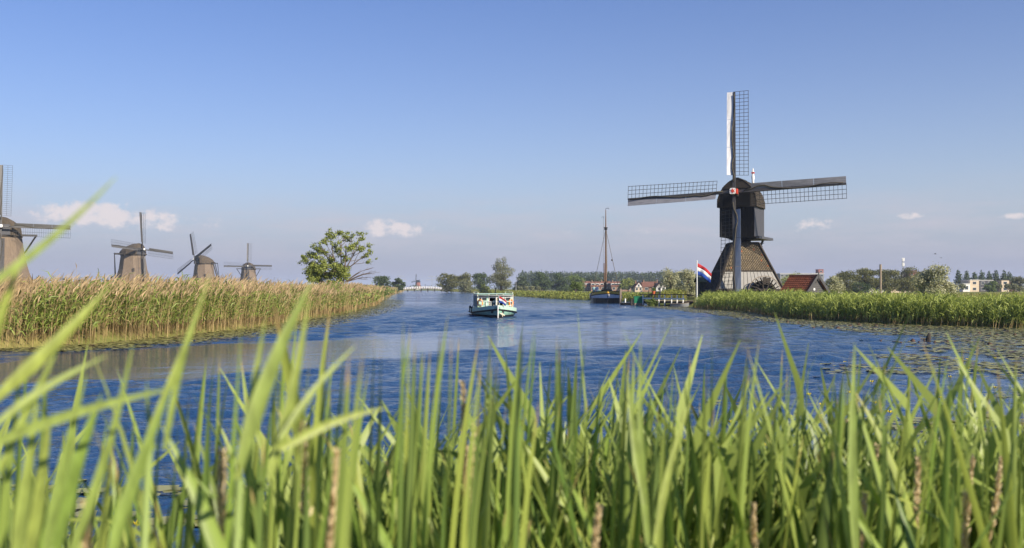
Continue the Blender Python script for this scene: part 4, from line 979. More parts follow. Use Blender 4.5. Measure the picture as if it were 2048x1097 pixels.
def sparse_tree():
    """leafy tree with bare boughs on its right side, behind the left reeds"""
    d = 104; k = F/d; gz = .95; root = thing('leafy_tree', 'sparse leafy tree with bare boughs rising above the left reeds', 'tree', (X(684, d), d, gz))
    rnd = random.Random(11)
    def Q(px, py, y=0): return Vector(((px-684)/k, y, (HY-py)/k+EYE-gz))
    m = MB(); blobs = []
    base = Vector((0, 0, 0))
    m.tube([(0, 0, -.4), Q(684, 572), Q(682, 560)], [.22, .2, .16], 7)
    tips = [(620, 508), (618, 530), (632, 492), (640, 515), (650, 480), (655, 505), (664, 470), (668, 492), (676, 466), (680, 485), (690, 464), (694, 478), (700, 500), (717, 466), (720, 478), (706, 472), (735, 490), (741, 505), (738, 525), (728, 512), (718, 496), (625, 545), (645, 535), (660, 522), (675, 510), (690, 520), (630, 555), (650, 552), (668, 545), (690, 545), (640, 500), (612, 518), (726, 498), (712, 486), (702, 490)]
    limbs = []
    for px, py, y in ((636, 528, -.7), (648, 508, .6), (664, 496, -.3), (680, 490, .5), (694, 490, -.6), (712, 500, .3), (724, 516, -.2), (650, 545, -.9)):
        a, e = Q(683+rnd.uniform(-3, 4), rnd.uniform(556, 568), 0), Q(px, py, y); c = a.lerp(e, .45)+Vector((rnd.uniform(-.2, .2), 0, rnd.uniform(0, .3))); limbs.append((a, c, e)); m.tube([a, c, e], [.10, .07, .03], 6)
    for i, (px, py) in enumerate(tips):
        y = rnd.uniform(-1.6, 1.6); T = Q(px, py, y); lb = min(limbs, key=lambda l: (l[2]-T).length); s = lb[1].lerp(lb[2], rnd.uniform(.05, .95))
        mid = s.lerp(T, .5)+Vector((rnd.uniform(-.25, .25), rnd.uniform(-.3, .3), rnd.uniform(-.1, .3)))
        m.tube([s, mid, T], [.034, .024, .008], 5)
        for j in range(3):
            q = mid.lerp(T, rnd.uniform(.1, .9)); e = q+Vector((rnd.uniform(-.6, .6), rnd.uniform(-.4, .4), rnd.uniform(.0, .6))); m.tube([q, e], [.022, .006], 4)
        r_ = rnd.uniform(.26, .42) if py < 530 else rnd.uniform(.45, .7)
        blobs.append((T.x, T.y, T.z, r_*1.15, r_*1.1, r_*.8))
        if px < 705 and rnd.random() < .75:
            c = mid.lerp(T, rnd.uniform(.35, .8)); r2 = rnd.uniform(.3, .55); blobs.append((c.x+rnd.uniform(-.3, .3), c.y, c.z, r2, r2, r2*.8))
    for i in range(26):
        px = rnd.uniform(618, 694); py = rnd.uniform(525, 568); c = Q(px, py, rnd.uniform(-1.6, 1.4)); r2 = rnd.uniform(.35, .62); blobs.append((c.x, c.y, c.z, r2, r2, r2*.75))
    for px, py in ((752, 543), (745, 555), (740, 548), (748, 535), (735, 560), (730, 540), (760, 545)):
        T = Q(px, py, rnd.uniform(-.5, .5)); s = Q(690, 565, 0); mid = s.lerp(T, .55)+Vector((0, 0, rnd.uniform(.1, .35)))
        m.tube([s, mid, T], [.06, .035, .008], 5)
        for j in range(5):
            q = s.lerp(mid, 1) .lerp(T, rnd.random()); e = q+Vector((rnd.uniform(-.1, .6), rnd.uniform(-.3, .3), rnd.uniform(-.2, .5))); m.tube([q, e], [.016, .005], 4)
    m.build('trunk', M_BARK, root)
    extra = []
    for b in blobs:
        for j in range(3): extra.append((b[0]+rnd.gauss(0, .32), b[1]+rnd.gauss(0, .3), b[2]+rnd.gauss(0, .24), b[3]*rnd.uniform(.35, .75), b[4]*rnd.uniform(.35, .75), b[5]*rnd.uniform(.35, .8)))
    leaves(root, 'crown', blobs+extra, 16000, .145, M_LEAF_SUN, 5, hollow=.1)
sparse_tree()

# ------------------------------------------------------------------ trees and shrubs
G = .42
tree('rounded dark tree just right of the left reed bank, near the bridge', 764, 552, 42, 400, .9, M_LEAF_DARK, 1600, 21, group='trees by the far bend')
tree('small dark tree standing at the left end of the white bridge', 797, 556, 30, 405, .9, M_LEAF_DARK, 1200, 22, 'tall', 'trees by the far bend')
tree('rounded olive tree right of the bridge, at the water', 894, 546, 44, 420, G, M_LEAF_OLIVE, 1800, 23, group='trees on the far right bank')
tree('broad olive tree, second right of the bridge', 927, 545, 46, 425, G, M_LEAF_OLIVE, 1800, 24, group='trees on the far right bank')
tree('low pale bush in front of the olive trees by the bridge', 930, 558, 38, 380, G, M_LEAF_WILLOW, 1200, 25, 'shrub', 'trees on the far right bank')
tree('dark tree close left of the tall silver willow', 961, 546, 40, 430, G, M_LEAF_DARK, 1800, 26, group='trees on the far right bank')
tree('yellowish bush at the foot of the silver willow', 968, 568, 26, 340, G, M_LEAF_SUN, 700, 27, 'shrub', 'trees on the far right bank')
tree('tall silver willow towering over the far bank behind the boat', 1003, 513, 58, 330, G, M_LEAF_WILLOW, 4200, 28, 'tall', 'trees on the far right bank', leaf=.27)
tree('lower bushy dark tree touching the silver willow on its right', 1042, 553, 34, 440, G, M_LEAF_FAR, 1300, 29, group='trees on the far right bank')
tree('large dark round tree right of the silver willow', 1084, 543, 46, 445, G, M_LEAF_DARK, 2000, 30, group='trees on the far right bank')
tree('second large dark tree right of the silver willow', 1121, 545, 44, 450, G, M_LEAF_DARK, 2000, 31, group='trees on the far right bank')
tree('lighter tree between the two large dark trees and the barge', 1150, 548, 40, 470, G, M_LEAF_MID, 1600, 32, group='trees on the far right bank')
tree('bright green bush on the bank left of the barge', 1152, 560, 30, 205, G, M_LEAF_MID, 1600, 33, 'shrub', name='shrub')
tree('yellow-green tree in front of the wood, left of the jetty', 1256, 556, 34, 430, G, M_LEAF_SUN, 1500, 34)
tree('dark tree above the red-brown roofs left of the barge mast', 1182, 551, 44, 520, G, M_LEAF_FAR, 1600, 35)
for i, px in enumerate((1040, 1052, 1065, 1076)):
    tree(['first', 'second', 'third', 'fourth'][i]+' small pollard willow from the silver willow along the far meadow', px, 571, 13, 400, G, M_LEAF_WILLOW, 260, 40+i, 'ball', 'small pollards in the far meadow')
tree('silvery willow bush left of the flagpole, nearer the jetty pot', 1341, 533, 58, 137, G, M_LEAF_SILVER, 5200, 50, 'shrub', 'willow bushes by the jetty', name='shrub', leaf=.16)
tree('silvery willow bush touching the flagpole', 1375, 539, 50, 132, G, M_LEAF_SILVER, 4600, 51, 'shrub', 'willow bushes by the jetty', name='shrub', leaf=.16)
tree('small leafy bush growing in front of the jetty railing', 1303, 596, 32, 106, -.1, M_LEAF_MID, 1500, 52, 'shrub', name='shrub', leaf=.11)
tree('green bush between the mill base and the red-roofed shed', 1580, 544, 66, 140, G, M_LEAF_SUN, 3600, 53, 'shrub', name='shrub', leaf=.15)
tree('pale silvery bush behind the right side of the red-roofed shed', 1664, 550, 62, 108, G, M_LEAF_SILVER, 4400, 54, 'shrub', name='shrub', leaf=.13)
tree('large pale willow bush standing alone right of the wooden pole', 1872, 525, 108, 82, G, M_LEAF_SILVER, 10000, 55, 'shrub', name='shrub', leaf=.125)
for i, (px, yt, w) in enumerate(((1690, 537, 68), (1731, 535, 60), (1771, 538, 60), (1806, 534, 64), (1838, 541, 44))):
    tree(['broad olive tree just right of the red-roofed shed, first of a row', 'olive tree left of the wooden pole, second of the row', 'olive tree touching the wooden pole on its right, third of the row', 'tallest olive tree beside the phone mast, fourth of the row', 'olive tree half behind the big pale bush, last of the row'][i], px, yt, w, 285+6*i, G, M_LEAF_OLIVE, 3000, 60+i, group='olive trees behind the right meadow')
tree('dark undergrowth bush at the feet of the olive trees', 1722, 563, 50, 270, G, M_LEAF_DARK, 1200, 66, 'shrub', name='shrub')
for i, px in enumerate((1917, 1934, 1949, 1963, 1978, 1992, 2007, 2020)):
    tree(['first', 'second', 'third', 'fourth', 'fifth', 'sixth', 'seventh', 'last'][i]+' dark conical poplar in the row on the right, counted from the pale bush', px, 540+(i*37 % 5)*.9, 18, 440, G, M_LEAF_DARK, 900, 70+i, 'cone', 'poplar row on the right')
for i, px in enumerate((1924, 1998, 2015, 2029)):
    tree(['round pollard willow right beside the big pale bush', 'round grey pollard willow below the seventh poplar', 'round grey pollard willow below the last poplar', 'round grey pollard willow nearest the right edge'][i], px, 566, 15, 360, G, M_LEAF_WILLOW, 420, 80+i, 'ball', 'pollard willows on the right')
tree('green tree at the far right edge behind the pollards', 2038, 553, 34, 400, G, M_LEAF_OLIVE, 1300, 85)
tree('small green tree in front of the flat-roofed cream house', 1982, 562, 26, 390, G, M_LEAF_MID, 800, 86)
tree('low scrubby bush above the reeds right of the largest thatched mill', 82, 551, 38, 85, .95, M_LEAF_OLIVE, 900, 87, 'shrub', name='shrub', leaf=.11)
tree('brown scrubby bush above the reeds between the two left mills', 131, 559, 30, 85, .95, M_LEAF_OLIVE, 500, 88, 'shrub', name='shrub', leaf=.10)
def far_wood():
    g = np.random.default_rng(5); blobs = []
    for i in range(170):
        px = 1040+(1475-1040)*i/169; d = 820+g.uniform(-30, 60); zt = Zp(544.5+g.uniform(-1.5, 3)+(3 if px > 1380 else 0), d)
        for j in range(3): blobs.append((X(px, d)+g.uniform(-1.5, 1.5), d+g.uniform(-4, 4), zt*(.84-.3*j)-.4, 2.9+g.random(), 2.6, zt*.2))
    o = leaves(None, 'far_wood', blobs, 34000, 1.15, M_LEAF_FAR, 7); tag(o, 'long dark green wood along the horizon behind the barge mast', 'wood', kind='stuff')
    blobs = []
    for i in range(240):
        px = -150+2400*i/239+g.uniform(-4, 4); d = g.uniform(1000, 1500); zt = Zp(570.5+g.uniform(-2.5, 3), d); blobs.append((X(px, d), d, zt*.45, 6+4*g.random(), 5, zt*.6))
    o = leaves(None, 'far_hedgerow', blobs, 9000, 1.4, M_LEAF_FAR, 8); tag(o, 'low bluish line of hedges along the whole horizon', 'hedgerow', kind='stuff')
far_wood()

# ------------------------------------------------------------------ buildings
M_ROOFB = material('brown_roof', (.16, .075, .05), .85, .25, 2, .2); M_ROOFG = material('grey_roof', (.06, .055, .06), .8, .2, 2); M_WALLB = material('house_brick', (.26, .16, .11), .9, .2, 2); M_WALLC = material('cream_wall', (.55, .45, .33), .85, .12, 2); M_WALLW = material('white_wall', (.70, .69, .66), .8, .06, 2); M_WALLD = material('dark_wall', (.07, .07, .08), .8, .2, 2); M_REDB = material('red_brick', (.24, .09, .07), .9, .15, 2)
def windows(root, xs, z0, z1, w, y=-.02, mt=None):
    for x in xs:
        m = MB(); m.box(x-w/2-.08, x+w/2+.08, y-.03, y+.04, z0-.08, z1+.08); f = m.build('window', M_WALLW, root)
        m = MB(); m.box(x-w/2, x+w/2, y-.06, y-.034, z0, z1); m.build('pane', mt or M_GLASS, f)
def gable_house(label, px0, px1, ytop, d, depth, wall, roof, gable_front=False, dormers=0, eave=.5, group='houses beyond the meadow', rz=0, doors=1):
    x0, x1 = X(px0, d), X(px1, d); w = x1-x0; gz = G; H = Zp(ytop, d)-gz; he = H*eave
    r = thing('house', label, 'house', ((x0+x1)/2, d, gz), rz, group)
    m = MB(); m.box(-w/2, w/2, 0, depth, -.2, he); wl = m.build('wall', wall, r)
    m = MB()
    if gable_front:
        m.hexa([(-w/2-.3, -.25, he-.1), (w/2+.3, -.25, he-.1), (0, -.25, H)], [(-w/2-.3, depth+.2, he-.1), (w/2+.3, depth+.2, he-.1), (0, depth+.2, H)]); rf = m.build('roof', roof, r)
        m = MB(); m.hexa([(-w/2+.15, -.30, he-.05), (w/2-.15, -.30, he-.05), (0, -.30, H-.3)], [(-w/2+.15, -.26, he-.05), (w/2-.15, -.26, he-.05), (0, -.26, H-.3)]); m.build('gable', M_WALLW, r)
        windows(r, [0], he+.2, he+1.1, w*.22, -.33)
    else:
        m.hexa([(-w/2-.2, -.3, he-.1), (-w/2-.2, depth/2, H), (-w/2-.2, depth+.3, he-.1)], [(w/2+.2, -.3, he-.1), (w/2+.2, depth/2, H), (w/2+.2, depth+.3, he-.1)]); rf = m.build('roof', roof, r)
        for i in range(dormers):
            xx = -w/2+w*(i+.5)/dormers; m = MB(); m.box(xx-.9, xx+.9, depth*.12, depth*.45, he+.35, he+1.5); dm = m.build('dormer', M_WALLW, r)
            m = MB(); m.box(xx-.7, xx+.7, depth*.12-.05, depth*.12-.01, he+.55, he+1.3); m.build('pane', M_GLASS, dm)
    nw = max(2, int(w/2.6)); windows(r, [-w/2+w*(i+.5)/nw for i in range(nw)], he*.35, he*.8, min(1.3, w/nw*.5))
    m = MB(); m.box(-w/2+.6, -w/2+1.0, depth*.4, depth*.55, H-.6, H+.7); m.build('chimney', M_WALLB, rf)
    return r
gable_house('terraced house with white dormers left of the barge mast, leftmost of its row', 1163, 1181, 562.5, 490, 8, M_WALLB, M_ROOFB, dormers=2)
gable_house('terraced house with white dormers behind the stern of the barge', 1182, 1200, 563.5, 486, 8, M_WALLB, M_ROOFB, dormers=2)
gable_house('terraced house with brown roof straight behind the barge mast', 1201, 1222, 563, 488, 8, M_WALLB, M_ROOFB, dormers=3)
gable_house('terraced house with dark roof right of the barge mast', 1223, 1242, 563.5, 484, 8, M_WALLB, M_ROOFB, dormers=3)
gable_house('grey-roofed house between the barge and the jetty', 1243, 1262, 565, 482, 8, M_WALLB, M_ROOFG, dormers=2)
gable_house('small house with cream gable facing the meadow', 1270, 1285, 565, 420, 9, M_WALLC, M_ROOFB, True)
gable_house('long low house with brown roof beside the white gable', 1286, 1314, 563.5, 424, 9, M_WALLB, M_ROOFB, dormers=0)
gable_house('house with bright white gable above the jetty pot', 1313, 1332, 563, 410, 9, M_WALLW, M_ROOFB, True)
def flat_house(label, px0, px1, ytop, d, depth, wall, stories=2, group='flat-roofed buildings on the right', base=G, trim=M_WALLW, pane=None, ww=1.4):
    x0, x1 = X(px0, d), X(px1, d); w = x1-x0; H = Zp(ytop, d)-base
    r = thing('flat_roofed_house', label, 'building', ((x0+x1)/2, d, base), 0, group)
    m = MB(); m.box(-w/2, w/2, 0, depth, -.2, H-.2); m.build('wall', wall, r)
    m = MB(); m.box(-w/2-.15, w/2+.15, -.15, depth+.15, H-.2, H); m.build('roof', trim, r)
    nw = max(1, int(w/2.6))
    for s in range(stories):
        z0 = H*(s+.3)/stories-.1; z1 = H*(s+.75)/stories-.2
        windows(r, [-w/2+w*(i+.5)/nw for i in range(nw)], z0, z1, min(ww, w/nw*.62), mt=pane)
    return r
flat_house('cream flat-roofed house right of the first poplars', 1940, 1958, 560, 428, 9, M_WALLC)
flat_house('low white annex left of the cream flat-roofed house', 1926, 1940, 567.5, 426, 8, M_WALLW, 1)
flat_house('dark flat-roofed house with white roof lights', 1959, 1986, 560.5, 432, 9, M_WALLD, trim=M_WALLW)
flat_house('cream flat-roofed house below the last poplars', 2003, 2018, 560, 430, 9, M_WALLC, trim=M_ROOFG)
flat_house('narrow cream house near the right edge', 2031, 2040, 562, 430, 9, M_WALLC)
flat_house('cream house corner peeping out left of the big pale bush', 1818, 1832, 561, 425, 9, M_WALLC)
flat_house('low white building under the olive trees by the wooden pole', 1738, 1768, 571.5, 330, 8, M_WALLW, 1)
flat_house('low grey building under the tallest olive tree', 1782, 1812, 570, 335, 8, M_WALLC, 1)
flat_house('tall red-brown brick building behind the olive trees', 1818, 1840, 545, 640, 14, M_REDB, 4, trim=M_REDB)
flat_house('small rooftop storey of the red-brown brick building', 1823, 1834, 541, 655, 8, M_REDB, 5, trim=M_REDB)
flat_house('long pale low-rise building behind the red-roofed shed', 1560, 1648, 547, 620, 16, M_CANVAS, 4, trim=M_WALLW, ww=2.2)
flat_house('dark rooftop box on the long pale low-rise building', 1637, 1647, 539, 628, 6, M_REDB, 5, trim=M_REDB)

def mast(label, px, ytop, d, name, w, cat):
    r = thing(name, label, cat, (X(px, d), d, G)); H = Zp(ytop, d)-G; m = MB()
    for sx in (-1, 1):
        for sy in (-1, 1): m.bar((sx*w, sy*w, 0), (sx*w*.35, sy*w*.35, H), .09, .09)
    for i in range(12):
        z0 = H*i/12; z1 = H*(i+1)/12; a = w*(1-.65*i/12); b = w*(1-.65*(i+1)/12); s = 1 if i % 2 else -1
        for sy in (-1, 1): m.bar((-a*s, sy*a, z0), (b*s, sy*b, z1), .06, .06)
    m.build('lattice', M_STEEL, r)
    return r, H
r, H = mast('slender phone mast rising above the olive trees', 1806, 517, 560, 'phone_mast', .55, 'mast')
for a in range(3):
    for zz in (-.6, -3.4):
        m = MB(); c = Vector((.55*math.cos(a*2.1), .55*math.sin(a*2.1), H+zz)); m.box(c.x-.2, c.x+.2, c.y-.15, c.y+.15, c.z-1.0, c.z+.8); m.build('antenna', M_WHITE, r)
for lb, px, yt, d in (('faint power pylon right of the tiny distant mill', 864, 553, 1250), ('faint power pylon left of the tiny distant mill', 801, 552, 1300)):
    r, H = mast(lb, px, yt, d, 'power_pylon', 1.6, 'pylon')
    for zz, hw in ((.97, 5.0), (.72, 7.5)):
        m = MB(); m.bar((-hw, 0, H*zz), (hw, 0, H*zz), .25, .3); m.bar((-hw, 0, H*zz), (0, 0, H*zz+1.2), .12, .12); m.bar((hw, 0, H*zz), (0, 0, H*zz+1.2), .12, .12); m.build('cross_arm', M_STEEL, r)
def lamp(label, px, ytop, d):
    r = thing('street_lamp', label, 'street lamp', (X(px, d), d, G)); H = Zp(ytop, d)-G
    m = MB(); m.tube([(0, 0, 0), (0, 0, H)], [.09, .05], 6); m.build('pole', M_STEEL, r)
    m = MB(); m.tube([(0, 0, H), (.2, 0, H+.12), (.9, 0, H+.15)], .04, 5); m.box(.6, 1.2, -.12, .12, H+.08, H+.2); m.build('lamp_head', M_STEEL, r)
lamp('thin street lamp standing right of the silver willow', 1032, 559.5, 300)
lamp('thin street lamp among the conical poplars at right', 1888, 562, 440)

def bridge():
    d = 600; x0, x1 = X(802, d), X(896, d); w = x1-x0; r = thing('white_bridge', 'low arched white footbridge spanning the far end of the canal', 'bridge', ((x0+x1)/2, d, 0))
    def dz(u): return Zp(580.5, d)+(Zp(577.0, d)-Zp(580.5, d))*(1-(2*u-1)**2)
    n = 20
    m = MB()
    for i in range(n): m.bar((-w/2+w*i/n, 0, dz(i/n)), (-w/2+w*(i+1)/n, 0, dz((i+1)/n)), 3.0, .35)
    m.build('deck', M_WOOD, r)
    for sy in (-1.45, 1.45):
        for zz, t in ((1.0, .17), (.55, .13)):
            m = MB()
            for i in range(n): m.bar((-w/2+w*i/n, sy, dz(i/n)+zz), (-w/2+w*(i+1)/n, sy, dz((i+1)/n)+zz), .14, t)
            m.build('rail', M_BWH, r)
        for i in range(n+1):
            m = MB(); u = i/n; m.box(-w/2+w*u-.12, -w/2+w*u+.12, sy-.1, sy+.1, dz(u)-.2, dz(u)+1.15); m.build('post', M_WHITE, r)
    for i in range(1, 7):
        m = MB(); u = i/7; m.box(-w/2+w*u-.25, -w/2+w*u+.25, -1.3, 1.3, -1.2, dz(u)-.17); m.build('pier', M_WOODD, r)
bridge()

# ------------------------------------------------------------------ sheds
M_RTILE = material('red_pantiles', (.29, .085, .035), .75, .25, 3, .3, .3, color2=(.15, .05, .028), island=.6); M_RTILE2 = material('dark_red_pantiles', (.16, .05, .03), .8, .3, 3)
M_TARG = material('grey_black_boards', (.055, .053, .055), .6, .3, 3, .3, .4, stretch=(.6, 6, 9))
def red_shed():
    d = 95; gz = .42; r = thing('tarred_shed', 'small black boarded shed with red pantile roof above the reeds', 'shed', (X(1632, d), d, gz), R(30))
    hw, L, ze, zr = 1.5, 3.2, 1.25-gz+.1, 3.02-gz; rnd = random.Random(9)
    m = MB(); m.hexa([(-hw, 0, -.3), (hw, 0, -.3), (hw, 0, ze), (0, 0, zr-.1), (-hw, 0, ze)], [(-hw, L, -.3), (hw, L, -.3), (hw, L, ze), (0, L, zr-.1), (-hw, L, ze)]); m.build('frame', M_TAR, r)
    nb = 13
    for i in range(nb):
        z0 = -.1+(zr-.05)*i/nb; z1 = -.1+(zr-.05)*(i+1)/nb
        def half(z): return hw if z <= ze else max(.04, hw*(zr-.1-z)/(zr-.1-ze))
        a, b = half(z0)-.02, half(z1)-.02
        m = MB(); m.hexa([(-a, -.012, z0+.01), (a, -.012, z0+.01), (b, -.012, z1), (-b, -.012, z1)], [(-a, -.07, z0+.01), (a, -.07, z0+.01), (b, -.03, z1), (-b, -.03, z1)]); m.build('board', M_TARG, r)
    e = .32; sl = (zr-ze)/hw
    for s in (-1, 1):
        A = Vector((s*(hw+e), -.25, ze-e*sl+.06)); Bv = Vector((s*(hw+e), L+.2, ze-e*sl+.06)); C = Vector((0, L+.2, zr+.06)); D = Vector((0, -.25, zr+.06))
        m = MB()
        if s < 0: tile_face(m, Bv, A, D, C, 15, 11, rnd)
        else: tile_face(m, A, Bv, C, D, 15, 11, rnd)
        m.hexa([A-Vector((0, 0, .07)), Bv-Vector((0, 0, .07)), C-Vector((0, 0, .07)), D-Vector((0, 0, .07))], [A-Vector((0, 0, .01)), Bv-Vector((0, 0, .01)), C-Vector((0, 0, .01)), D-Vector((0, 0, .01))])
        tag(m.build('roof_tiles', [M_RTILE, M_RTILE2], r), None, None, kind='stuff')
        m = MB(); m.bar((s*(hw+e+.03), -.31, ze-e*sl+.05), (0, -.31, zr+.12), .06, .24); m.build('barge_board', M_TARG, r)
    m = MB(); m.tube([(0, -.3, zr+.10), (0, L+.22, zr+.10)], .09, 6); m.build('ridge_tile', M_RTILE2, r)
    m = MB(); m.bar((0, -.33, zr-.45), (0, -.33, zr+.42), .09, .06); m.build('gable_finial', M_TARG, r)
    m = MB(); m.box(-.42, -.22, -.10, -.072, 1.28, 1.48); m.build('white_vent', M_WHITE, r)
red_shed()
def green_hut():
    d = 121; r = thing('green_hut', 'dark green hut with mossy roof between flag and mill base', 'hut', (X(1417, d), d, .7))
    H = Zp(556, d)-.7
    m = MB(); m.box(-1.15, 1.15, 0, 2.4, -.4, H-.5); m.build('wall', M_GRNBLK, r)
    nb = 9
    for i in range(nb): m = MB(); m.box(-1.15+2.3*i/nb+.01, -1.15+2.3*(i+1)/nb-.01, -.04, -.003, -.3, H-.55); m.build('board', M_GRNBLK, r)
    m = MB(); m.hexa([(-1.35, -.2, H-.55), (1.35, -.2, H-.55), (1.35, 1.2, H), (-1.35, 1.2, H)], [(-1.35, -.2, H-.47), (1.35, -.2, H-.47), (1.35, 1.2, H+.08), (-1.35, 1.2, H+.08)]); m.hexa([(-1.35, 1.2, H), (1.35, 1.2, H), (1.35, 2.6, H-.55), (-1.35, 2.6, H-.55)], [(-1.35, 1.2, H+.08), (1.35, 1.2, H+.08), (1.35, 2.6, H-.47), (-1.35, 2.6, H-.47)]); m.build('roof', M_OLIVE, r)
    m = MB(); m.box(.25, .95, -.09, -.045, -.3, H-.75); dr = m.build('door', M_GREEN, r)
    m = MB(); m.box(.33, .38, -.14, -.092, .5, .62); m.build('handle', M_WHITE, dr)
    m = MB(); m.box(1.16, 1.24, -.12, -.04, -.3, H-.5); m.build('corner_board', M_WHITE, r)
green_hut()

# ------------------------------------------------------------------ birds
M_BIRD = material('bird_feathers', (.06, .055, .05), .8, .3, 5)
def bird(label, px, py, d, rz, span, flap):
    r = thing('bird', label, 'bird', at(px, py, d), rz, 'birds in the sky'); s = span/2; m = MB()
    prof = [(-.42, .012), (-.34, .05), (-.15, .085), (.1, .075), (.3, .03), (.45, .012)]
    m.loft([[(rr*s*math.cos(a), y*s*1.6, rr*s*.8*math.sin(a)) for a in [k*math.pi/3 for k in range(6)]] for y, rr in prof])
    for sg in (-1, 1):
        a = [(sg*.05*s, -.22*s, .02*s), (sg*.05*s, .16*s, .02*s), (sg*.5*s, .12*s, flap*.5*s), (sg*.5*s, -.26*s, flap*.5*s)]; b = [(sg*s, .12*s, flap*.35*s), (sg*s*.96, -.02*s, flap*.35*s)]
        m.add(a+b, [(0, 1, 2, 3), (3, 2, 4, 5)])
    m.build('body', M_BIRD, r)
bird('small dark bird flying above the large pale bush, the higher one', 1870, 508.5, 110, R(70), .62, .5)
bird('small dark bird flying above the large pale bush, the lower one', 1882, 516.5, 120, R(-50), .5, .7)

# ------------------------------------------------------------------ reed beds on the banks
M_DRY = material('dry_reed', (.52, .395, .20), .8, .3, 2, 0, .2, color2=(.27, .19, .09), island=.7, trans=.15)
M_PLUME = material('reed_plume', (.62, .48, .29), .9, .25, 2, 0, .1, color2=(.44, .32, .18), island=.7, trans=.3)
M_RGREEN = material('green_reed', (.29, .36, .075), .5, .3, 1, 0, .35, color2=(.14, .20, .04), island=.65, trans=.32)
M_RBRIGHT = material('bright_reed', (.42, .47, .11), .5, .3, 1, 0, .35, color2=(.21, .28, .055), island=.65, trans=.35)
M_RBROWN = material('reed_foot', (.19, .13, .055), .8, .3, 2, 0, .2, color2=(.09, .065, .03), island=.6)
M_GRASSY = material('bank_grass', (.34, .29, .08), .8, .3, 1, 0, .2, color2=(.14, .16, .04), island=.7, trans=.3)
def along(line, n, depth, g, pw=1.0, sgn=1):
    """random points on the land side of a shore line"""
    A = np.array(line, float); seg = np.diff(A, axis=0); ln = np.hypot(seg[:, 0], seg[:, 1])
    mid = (A[:-1]+A[1:])/2; wgt = ln/np.maximum(np.hypot(mid[:, 0], mid[:, 1]), 10)**pw
    k = g.choice(len(seg), n, p=wgt/wgt.sum()); t = g.random(n)
    nr = np.stack([-seg[:, 1], seg[:, 0]], 1)/ln[:, None]*sgn
    off = g.random(n)**1.35*depth
    P = A[k]+seg[k]*t[:, None]+nr[k]*off[:, None]
    P += g.normal(size=(n, 2))*.25
    return P, off
def unit(a): return a/np.maximum(np.linalg.norm(a, axis=-1, keepdims=True), 1e-9)
def stalks(pile, P, z0, H, g, sw, nleaf, ll, lw, mi_stem, mi_leaf, plume=None, wind=(.10, -.02), tlo=.25, leaf_up=.9, foot=None):
    n = len(P); lean = np.stack([wind[0]+.09*g.normal(size=n), wind[1]+.07*g.normal(size=n), np.zeros(n)], 1)
    base = np.stack([P[:, 0], P[:, 1], z0], 1)
    def pos(t): t = np.asarray(t); return base[:, None, :]+lean[:, None, :]*(H[:, None]*t**1.7)[..., None]+np.stack([0*t, 0*t, H[:, None]*t], -1)
    ts = np.tile(np.array([0, .35, .7, 1.0]), (n, 1)); a = g.random(n)*math.pi; side = np.stack([np.cos(a), np.sin(a)*.6, 0*a], 1)
    w = sw[:, None]*np.array([1.1, 1, .8, .4])
    if foot is not None:
        v, q = ribbons(pos(ts[:, :2]), w[:, :2], side); pile.add(v, q, foot)
        v, q = ribbons(pos(ts[:, 1:]), w[:, 1:], side); pile.add(v, q, mi_stem)
    else:
        v, q = ribbons(pos(ts), w, side); pile.add(v, q, mi_stem)
    for j in range(nleaf):
        t0 = tlo+(1-tlo)*(j+g.random(n)*.9)/nleaf; t0 = np.minimum(t0, .99); p0 = pos(t0[:, None])[:, 0]
        az = g.random(n)*2*math.pi; o = np.stack([np.cos(az)+.45, np.sin(az)*.8, 0*az], 1); o = unit(o)
        L = ll*(.6+.7*g.random(n)); up = leaf_up*(.6+.8*g.random(n)); d0 = unit(o+np.stack([0*up, 0*up, up*1.6], 1)); d1 = unit(o+np.stack([0*up, 0*up, up*.5-.25], 1))
        c = np.stack([p0, p0+d0*(L*.5)[:, None], p0+(d0*.5+d1*.5)*L[:, None]], 1)
        sd = unit(np.cross(d0, np.array([0, 0, 1.0]))+.5*g.normal(size=(n, 3)))
        v, q = ribbons(c, (lw*(.7+.6*g.random(n)))[:, None]*np.array([.6, 1, .08]), sd); pile.add(v, q, mi_leaf)
    if plume is not None:
        p0 = pos(np.full((n, 1), .97))[:, 0]; az = g.normal(size=n)*.7; o = np.stack([np.cos(az), np.sin(az), 0*az], 1); L = .16+.16*g.random(n)
        for s in range(2):
            c = np.stack([p0, p0+(o*.25+[0, 0, .9])*(L*.5)[:, None], p0+(o*.75+[0, 0, 1.1])*L[:, None]], 1); aa = g.random(n)*math.pi
            v, q = ribbons(c, (sw*.5+.03)[:, None]*np.array([.3, 1.3, .2]), np.stack([np.cos(aa), np.sin(aa), 0*aa], 1)); pile.add(v, q, plume)
